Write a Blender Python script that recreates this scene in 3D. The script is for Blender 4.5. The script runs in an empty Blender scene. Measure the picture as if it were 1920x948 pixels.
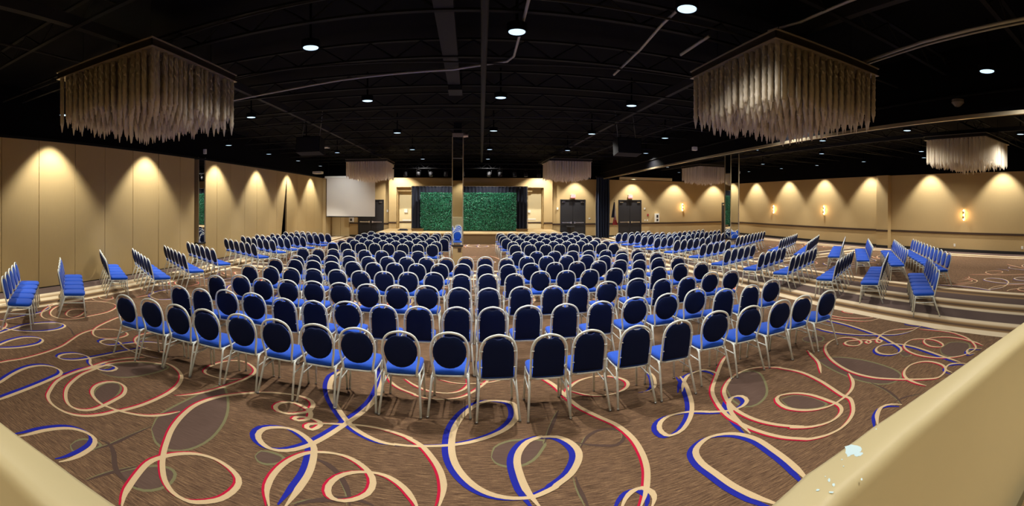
import bpy, bmesh, math, random
from mathutils import Vector, Matrix
random.seed(7)
S = bpy.context.scene
COL = S.collection
PI = math.pi

# ------------------------------------------------------------------ camera (cylindrical panorama), world, exposure
F, V, YH, ROLL, EYE = 813.0, 881.4, 380.6, 0.004, 2.3
cd = bpy.data.cameras.new('camera')
cam = bpy.data.objects.new('camera', cd)
COL.objects.link(cam)
cd.type = 'PANO'
cd.panorama_type = 'CENTRAL_CYLINDRICAL'
cd.central_cylindrical_range_u_min = -960.0/F
cd.central_cylindrical_range_u_max = 960.0/F
cd.central_cylindrical_range_v_min = -(948.0-YH)/F
cd.central_cylindrical_range_v_max = YH/F
cd.central_cylindrical_radius = 1.0
cd.clip_start = 0.05
cd.clip_end = 200
yaw = -(960.0-V)/F
cam.location = (0, 0, EYE)
cam.matrix_world = Matrix.Translation((0, 0, EYE)) @ Matrix.Rotation(yaw, 4, 'Z') @ Matrix.Rotation(PI/2, 4, 'X') @ Matrix.Rotation(ROLL, 4, 'Z')
S.camera = cam

w = bpy.data.worlds.new('hall_dark')
S.world = w
w.use_nodes = True
w.node_tree.nodes['Background'].inputs[0].default_value = (0.35, 0.42, 0.6, 1)
w.node_tree.nodes['Background'].inputs[1].default_value = 0.0
S.view_settings.view_transform = 'Standard'
S.view_settings.look = 'None'
S.view_settings.gamma = 1.0
S.view_settings.use_curve_mapping = False
S.view_settings.exposure = 1.70
S.cycles.max_bounces = 6
S.cycles.diffuse_bounces = 4
S.cycles.glossy_bounces = 3
S.cycles.transmission_bounces = 4
S.cycles.sample_clamp_indirect = 4.0
S.cycles.use_denoising = True

HALL_W = 150.0        # watts of a hall downlight
WASH_W = 205.0        # watts of a wall washer
def spot(name, loc, watts, size_deg, blend=0.4, radius=0.07, color=(1.0, 0.93, 0.82), aim=None):
    ld = bpy.data.lights.new(name, 'SPOT')
    ld.energy = watts; ld.spot_size = math.radians(size_deg); ld.spot_blend = blend
    ld.shadow_soft_size = radius; ld.color = color
    o = bpy.data.objects.new(name, ld); o.location = loc
    if aim: o.rotation_euler = Vector(aim).to_track_quat('-Z', 'Y').to_euler()
    COL.objects.link(o)
    return o
ZL = 4.6
HALL = [(-2.33, 6.03), (0.62, 5.8), (2.45, 4.5, 4.6, .6), (-2.31, 9.54), (0.66, 9.45), (3.7, 9.5), (-2.4, 14.1), (0.74, 13.8), (3.97, 13.8),
        (-5.7, 10.3), (-2.5, 18.6), (0.83, 18.6), (-6.05, 19.1), (6.4, 2.55, 4.42, .5), (11.4, 7.2), (11.4, 10.8), (11.3, 14.6), (11.0, 17.3),
        (6.6, 13.7), (6.1, 16.9), (7.8, 18.2), (6.0, 23.8), (-2.5, 22.7), (0.93, 22.7), (13.5, 4.2), (14.3, 13.6), (15.6, 19.5), (12.0, 24.5),
        (-5.9, 5.6), (-5.8, 14.6), (-5.6, 23.8), (16.2, 9.5), (7.4, 8.2), (4.2, 18.4), (9.3, 21.5)]
HALL = [(p[0], p[1], p[2] if len(p) > 2 else ZL, p[3] if len(p) > 3 else 1.0) for p in HALL]
for (x, y, z, k) in HALL:
    spot('hall_downlight_lamp', (x, y, z-0.05), HALL_W*k, 143, 1.0, 0.06, (1.0, 0.96, 0.90))
WASH = [(-8.97, y, 4.47) for y in (2.6, 6.6, 10.35, 14.4, 17.9, 21.4, 24.9)] + \
       [(18.42, y, 4.55) for y in (3.0, 6.8, 10.65, 14.4, 17.9, 21.1, 24.6)] + \
       [(x, 27.58, 4.5) for x in (7.0, 11.1, 14.4, 17.8)]
for p in WASH:
    spot('wall_washer_lamp', p, WASH_W, 86, 0.5, 0.05, (1.0, 0.975, 0.89))
for p in ((-2.0, 25.1, 4.6), (1.1, 25.1, 4.6), (-4.6, 27.1, 4.6), (4.5, 27.1, 4.6)):
    spot('stage_lamp', p, WASH_W*0.8, 120, 0.5, 0.05, (1.0, 0.95, 0.85))
for x in (-4.3, 4.3):
    spot('alcove_fill', (x, 24.9, 4.6), 200, 52, 0.8, 0.06, (1.0, 0.97, 0.88), (0, 3.7, -2.7))  # added fill spots without fixtures, aimed to brighten the alcove recess
for x in (-3.0, -0.6, 1.8, 4.4):
    spot('front_wall_fill', (x, -2.2, 4.6), 85, 100, 0.6, 0.06, (1.0, 0.95, 0.84))  # added fill on the front wall, so its reflection in the column brightens
spot('screen_fill', (-7.6, 24.3, 4.5), 70, 80, 1.0, 0.06, (0.85, 0.93, 1.0), (-0.3, 1.5, -1.1))  # added cool fill spot that brightens the projection screen, no fixture
for p in ((-5.9, 2.3, 4.55), (-2.3, 2.2, 4.55), (0.6, 2.1, 4.55), (3.6, 1.9, 4.55)):
    spot('near_downlight_lamp', p, HALL_W*0.32, 143, 1.0, 0.06, (1.0, 0.96, 0.90))
for p in ((-2.2, -0.7, 4.4), (1.6, -0.6, 4.4), (4.6, -0.4, 4.4)):
    spot('gallery_downlight_lamp', p, 75, 95, 0.7, 0.1, (1.0, 0.92, 0.78))

# ------------------------------------------------------------------ surveyed positions, metres on the hall floor
FRONT = [[-4.586,4.487,0,1,0],[-4.139,4.558,0,1,1],[-3.645,4.541,0,1,2],[-3.197,4.566,0,1,3],[-2.7,4.609,0,1,4],[-2.217,4.607,0,1,5],[-1.71,4.611,0,1,6],[-1.236,4.613,0,1,7],[-0.744,4.595,0,1,8],[-0.215,4.618,0,1,9],[0.305,4.533,1,1,10],[0.844,4.504,1,1,11],[1.306,4.557,1,1,12],[1.852,4.55,1,1,13],[2.389,4.553,1,1,14],[3.016,4.702,0,1,15],[3.551,4.681,0,1,16],[4.112,4.697,0,1,17],[4.561,4.713,0,1,18],[5.106,4.702,0,1,19],[-4.421,5.581,1,2,0],[-4.014,5.62,1,2,1],[-3.633,5.761,0,2,2],[-3.158,5.777,0,2,3],[-2.599,5.67,1,2,4],[-2.143,5.697,1,2,5],[-1.692,5.808,0,2,6],[-1.162,5.747,1,2,7],[-0.68,5.735,1,2,8],[-0.169,5.749,1,2,9],[0.306,5.751,1,2,10],[0.791,5.799,1,2,11],[1.31,5.821,1,2,12],[1.835,5.848,1,2,13],[2.393,5.932,0,2,14],[2.942,5.987,0,2,15],[3.503,6.09,0,2,16],[3.916,5.87,1,2,17],[4.478,5.903,1,2,18],[5.085,6.068,0,2,19],[-4.514,6.801,1,3,0],[-4.149,7.083,0,3,1],[-3.627,6.985,0,3,2],[-3.147,7.037,0,3,3],[-2.687,7.108,0,3,4],[-2.197,7.124,0,3,5],[-1.713,7.142,0,3,6],[-1.213,7.14,0,3,7],[-0.713,7.183,0,3,8],[-0.175,7.066,1,3,9],[0.309,7.041,1,3,10],[0.848,7.126,1,3,11],[1.388,7.114,1,3,12],[1.824,7.109,1,3,13],[2.403,7.298,0,3,14],[3.021,7.422,0,3,15],[3.432,7.182,1,3,16],[3.971,7.212,1,3,17],[4.624,7.436,0,3,18],[5.107,7.402,0,3,19],[-4.655,8.332,0,4,0],[-4.161,8.388,0,4,1],[-3.667,8.365,0,4,2],[-3.182,8.43,0,4,3],[-2.685,8.49,0,4,4],[-2.191,8.487,0,4,5],[-1.71,8.515,0,4,6],[-1.22,8.52,0,4,7],[-0.714,8.567,0,4,8],[-0.164,8.378,1,4,9],[0.354,8.432,1,4,10],[0.878,8.438,1,4,11],[1.435,8.694,0,4,12],[1.97,8.691,0,4,13],[2.488,8.727,0,4,14],[3.043,8.743,0,4,15],[3.48,8.569,1,4,16],[4.005,8.566,1,4,17],[4.676,8.826,0,4,18],[5.224,8.806,0,4,19],[-4.629,9.596,0,5,0],[-4.11,9.611,0,5,1],[-3.645,9.632,0,5,2],[-3.167,9.619,0,5,3],[-2.697,9.75,0,5,4],[-2.193,9.72,0,5,5],[-1.717,9.788,0,5,6],[-1.197,9.738,0,5,7],[-0.681,9.783,0,5,8],[-0.174,9.813,0,5,9],[0.345,9.69,1,5,10],[0.868,9.713,1,5,11],[1.41,9.878,0,5,12],[1.976,9.935,0,5,13],[2.525,9.982,0,5,14],[3.065,9.985,0,5,15],[3.609,9.987,0,5,16],[4.061,9.826,1,5,17],[4.67,10.036,0,5,18],[5.246,10.054,0,5,19],[-4.366,10.341,0,6,0],[-4.016,10.642,0,6,1],[-3.552,10.721,0,6,2],[-3.068,10.745,0,6,3],[-2.566,10.784,0,6,4],[-2.09,10.872,0,6,5],[-1.6,10.889,0,6,6],[-1.099,10.912,0,6,7],[-0.599,10.892,0,6,8],[-0.106,11.075,0,6,9],[0.396,11.122,0,6,10],[0.917,10.846,1,6,11],[1.477,11.138,0,6,12],[2.001,11.171,0,6,13],[2.54,11.182,0,6,14],[3.108,11.208,0,6,15],[3.513,10.917,1,6,16],[4.12,11.241,0,6,17],[4.643,11.225,0,6,18],[5.154,11.208,0,6,19]]
REAR = [[-4.98,12.27,7,0],[-4.483,12.26,7,1],[-3.985,12.221,7,2],[-3.522,12.27,7,3],[-3.034,12.259,7,4],[-2.518,12.221,7,5],[-2.005,12.27,7,6],[-1.47,12.259,7,7],[1.375,12.221,7,8],[1.908,12.271,7,9],[2.425,12.258,7,10],[2.95,12.221,7,11],[3.457,12.271,7,12],[3.978,12.258,7,13],[4.478,12.221,7,14],[5.003,12.272,7,15],[-4.695,14.33,8,0],[-4.21,14.281,8,1],[-3.679,14.289,8,2],[-3.198,14.33,8,3],[-2.712,14.281,8,4],[-2.232,14.29,8,5],[-1.73,14.33,8,6],[-1.245,14.28,8,7],[1.511,14.29,8,8],[2.011,14.329,8,9],[2.534,14.28,8,10],[3.009,14.291,8,11],[3.499,14.329,8,12],[3.993,14.28,8,13],[4.487,14.291,8,14],[4.949,14.329,8,15],[-4.706,15.462,9,0],[-4.2,15.42,9,1],[-3.666,15.468,9,2],[-3.132,15.462,9,3],[-2.671,15.42,9,4],[-2.198,15.468,9,5],[-1.698,15.461,9,6],[-1.203,15.42,9,7],[1.55,15.469,9,8],[2.018,15.461,9,9],[2.503,15.42,9,10],[3.029,15.469,9,11],[3.51,15.46,9,12],[4.027,15.42,9,13],[4.543,15.469,9,14],[5.003,15.46,9,15],[-4.69,16.634,10,0],[-4.163,16.637,10,1],[-3.636,16.68,10,2],[-3.109,16.633,10,3],[-2.581,16.637,10,4],[-2.054,16.68,10,5],[-1.527,16.633,10,6],[-1.0,16.637,10,7],[1.42,16.68,10,8],[1.931,16.632,10,9],[2.443,16.638,10,10],[2.954,16.68,10,11],[3.466,16.632,10,12],[3.977,16.638,10,13],[4.489,16.68,10,14],[5.0,16.632,10,15],[-4.66,17.82,11,0],[-4.141,17.865,11,1],[-3.623,17.865,11,2],[-3.104,17.82,11,3],[-2.586,17.866,11,4],[-2.067,17.864,11,5],[-1.549,17.82,11,6],[-1.03,17.866,11,7],[1.42,17.864,11,8],[1.931,17.82,11,9],[2.443,17.867,11,10],[2.954,17.863,11,11],[3.466,17.82,11,12],[3.977,17.867,11,13],[4.489,17.863,11,14],[5.0,17.82,11,15],[-4.72,19.034,12,0],[-4.189,19.08,12,1],[-3.657,19.036,12,2],[-3.126,19.034,12,3],[-2.594,19.08,12,4],[-2.063,19.035,12,5],[-1.531,19.035,12,6],[-1.0,19.08,12,7],[1.42,19.035,12,8],[1.931,19.035,12,9],[2.443,19.08,12,10],[2.954,19.035,12,11],[3.466,19.036,12,12],[3.977,19.08,12,13],[4.489,19.034,12,14],[5.0,19.036,12,15],[-4.69,20.263,13,0],[-4.167,20.267,13,1],[-3.644,20.22,13,2],[-3.121,20.263,13,3],[-2.599,20.267,13,4],[-2.076,20.22,13,5],[-1.553,20.264,13,6],[-1.03,20.266,13,7],[1.42,20.22,13,8],[1.931,20.264,13,9],[2.443,20.266,13,10],[2.954,20.22,13,11],[3.466,20.264,13,12],[3.977,20.265,13,13],[4.489,20.22,13,14],[5.0,20.265,13,15]]
SIDE = {"L":[[-7.033,3.794,-37,0,0],[-7.397,4.067,-37,0,1],[-7.76,4.341,-37,0,2],[-8.123,4.615,-37,0,3],[-8.487,4.889,-37,0,4],[-7.163,5.145,-37,1,0],[-7.527,5.418,-37,1,1],[-7.89,5.692,-37,1,2],[-8.254,5.966,-37,1,3],[-8.617,6.24,-37,1,4],[-7.879,7.065,-37,2,0],[-8.242,7.338,-37,2,1],[-8.606,7.612,-37,2,2],[-8.969,7.886,-37,2,3],[-9.333,8.16,-37,2,4],[-7.14,7.797,-36,3,0],[-7.508,8.065,-36,3,1],[-7.877,8.332,-36,3,2],[-8.245,8.6,-36,3,3],[-8.613,8.867,-36,3,4],[-8.981,9.134,-36,3,5],[-7.094,9.131,-37,4,0],[-7.457,9.404,-37,4,1],[-7.821,9.678,-37,4,2],[-8.184,9.952,-37,4,3],[-8.547,10.226,-37,4,4],[-8.911,10.5,-37,4,5],[-7.198,10.67,-34,5,0],[-7.575,10.924,-34,5,1],[-7.952,11.179,-34,5,2],[-8.33,11.433,-34,5,3],[-8.707,11.687,-34,5,4],[-9.084,11.942,-34,5,5],[-6.936,12.701,-34,6,0],[-7.314,12.955,-34,6,1],[-7.691,13.21,-34,6,2],[-8.068,13.464,-34,6,3],[-8.445,13.719,-34,6,4],[-8.823,13.973,-34,6,5],[-7.009,14.26,-32,7,0],[-7.395,14.501,-32,7,1],[-7.781,14.742,-32,7,2],[-8.166,14.983,-32,7,3],[-8.552,15.224,-32,7,4],[-8.938,15.466,-32,7,5],[-6.872,15.266,-32,8,0],[-7.258,15.507,-32,8,1],[-7.644,15.748,-32,8,2],[-8.03,15.989,-32,8,3],[-8.416,16.23,-32,8,4],[-8.802,16.472,-32,8,5],[-6.569,16.132,-32,9,0],[-6.955,16.373,-32,9,1],[-7.341,16.614,-32,9,2],[-7.727,16.855,-32,9,3],[-8.113,17.096,-32,9,4],[-8.499,17.338,-32,9,5],[-6.429,17.356,-31,10,0],[-6.819,17.59,-31,10,1],[-7.209,17.825,-31,10,2],[-7.599,18.059,-31,10,3],[-7.989,18.293,-31,10,4],[-8.379,18.528,-31,10,5],[-6.2,18.204,-30,11,0],[-6.595,18.431,-30,11,1],[-6.989,18.659,-30,11,2],[-7.383,18.886,-30,11,3],[-7.777,19.114,-30,11,4],[-8.171,19.341,-30,11,5]],"A":[[8.065,4.309,35,0,0],[8.43,4.565,35,0,1],[8.794,4.82,35,0,2],[9.159,5.075,35,0,3],[9.523,5.33,35,0,4],[9.888,5.586,35,0,5],[8.366,5.94,32,1,0],[8.744,6.176,32,1,1],[9.121,6.412,32,1,2],[9.499,6.648,32,1,3],[9.876,6.884,32,1,4],[10.253,7.119,32,1,5],[8.085,7.114,30,2,0],[8.471,7.337,30,2,1],[8.856,7.559,30,2,2],[9.241,7.782,30,2,3],[9.627,8.004,30,2,4],[10.012,8.227,30,2,5],[7.862,8.511,29,3,0],[8.251,8.727,29,3,1],[8.64,8.942,29,3,2],[9.029,9.158,29,3,3],[9.418,9.374,29,3,4],[9.808,9.59,29,3,5],[7.669,9.597,28,4,0],[8.062,9.806,28,4,1],[8.455,10.015,28,4,2],[8.848,10.224,28,4,3],[9.241,10.433,28,4,4],[7.424,10.943,27,5,0],[7.82,11.145,27,5,1],[8.217,11.347,27,5,2],[8.613,11.549,27,5,3],[9.01,11.751,27,5,4],[7.684,12.833,27,6,0],[8.08,13.036,27,6,1],[8.477,13.238,27,6,2],[8.873,13.44,27,6,3],[9.27,13.642,27,6,4],[7.553,14.537,27,7,0],[7.95,14.739,27,7,1],[8.346,14.941,27,7,2],[8.743,15.143,27,7,3],[9.139,15.345,27,7,4],[9.536,15.547,27,7,5],[7.353,15.876,27,8,0],[7.749,16.078,27,8,1],[8.145,16.28,27,8,2],[8.542,16.482,27,8,3],[8.938,16.684,27,8,4],[9.335,16.887,27,8,5],[7.235,16.937,27,9,0],[7.631,17.139,27,9,1],[8.028,17.341,27,9,2],[8.424,17.543,27,9,3],[8.821,17.745,27,9,4],[9.217,17.947,27,9,5],[7.057,17.972,27,10,0],[7.453,18.174,27,10,1],[7.85,18.376,27,10,2],[8.246,18.578,27,10,3],[8.643,18.78,27,10,4],[9.039,18.982,27,10,5],[6.803,18.996,28,11,0],[7.196,19.205,28,11,1],[7.589,19.414,28,11,2],[7.982,19.622,28,11,3],[8.375,19.831,28,11,4],[8.768,20.04,28,11,5]],"B":[[11.04,5.535,43,0,0],[11.383,5.856,43,0,1],[11.727,6.176,43,0,2],[12.071,6.497,43,0,3],[12.415,6.818,43,0,4],[12.758,7.138,43,0,5],[13.102,7.459,43,0,6],[13.446,7.779,43,0,7],[13.79,8.1,43,0,8],[14.133,8.42,43,0,9],[14.477,8.741,43,0,10],[14.821,9.061,43,0,11],[11.253,7.097,40,1,0],[11.613,7.399,40,1,1],[11.973,7.701,40,1,2],[12.333,8.004,40,1,3],[12.693,8.306,40,1,4],[13.053,8.608,40,1,5],[13.413,8.91,40,1,6],[13.773,9.212,40,1,7],[14.133,9.514,40,1,8],[11.515,8.621,40,2,0],[11.875,8.923,40,2,1],[12.235,9.225,40,2,2],[12.595,9.527,40,2,3],[12.955,9.829,40,2,4],[13.315,10.131,40,2,5],[13.675,10.433,40,2,6],[14.035,10.735,40,2,7],[11.654,10.035,39,3,0],[12.019,10.331,39,3,1],[12.384,10.627,39,3,2],[12.75,10.922,39,3,3],[13.115,11.218,39,3,4],[13.48,11.514,39,3,5],[13.846,11.81,39,3,6],[14.211,12.106,39,3,7],[11.217,11.337,38,4,0],[11.588,11.627,38,4,1],[11.958,11.916,38,4,2],[12.328,12.205,38,4,3],[12.699,12.495,38,4,4],[13.069,12.784,38,4,5],[13.439,13.074,38,4,6],[13.81,13.363,38,4,7],[14.18,13.652,38,4,8],[11.3,12.94,36,5,0],[11.68,13.216,36,5,1],[12.06,13.493,36,5,2],[12.441,13.769,36,5,3],[12.821,14.045,36,5,4],[13.201,14.321,36,5,5],[13.581,14.598,36,5,6],[13.961,14.874,36,5,7],[10.788,15.13,34,6,0],[11.178,15.393,34,6,1],[11.568,15.656,34,6,2],[11.957,15.918,34,6,3],[12.347,16.181,34,6,4],[12.737,16.444,34,6,5],[13.126,16.707,34,6,6],[13.516,16.97,34,6,7],[13.906,17.233,34,6,8],[10.268,16.567,32,7,0],[10.667,16.816,32,7,1],[11.066,17.065,32,7,2],[11.464,17.314,32,7,3],[11.863,17.563,32,7,4],[12.261,17.812,32,7,5],[12.66,18.061,32,7,6],[13.058,18.31,32,7,7],[9.7,17.647,31,8,0],[10.103,17.889,31,8,1],[10.505,18.131,31,8,2],[10.908,18.373,31,8,3],[11.311,18.615,31,8,4],[11.714,18.857,31,8,5],[12.117,19.099,31,8,6],[12.52,19.341,31,8,7],[9.173,18.537,30,9,0],[9.58,18.772,30,9,1],[9.987,19.007,30,9,2],[10.394,19.242,30,9,3],[10.801,19.477,30,9,4],[11.208,19.712,30,9,5],[11.616,19.947,30,9,6],[12.023,20.182,30,9,7]]}
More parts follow.
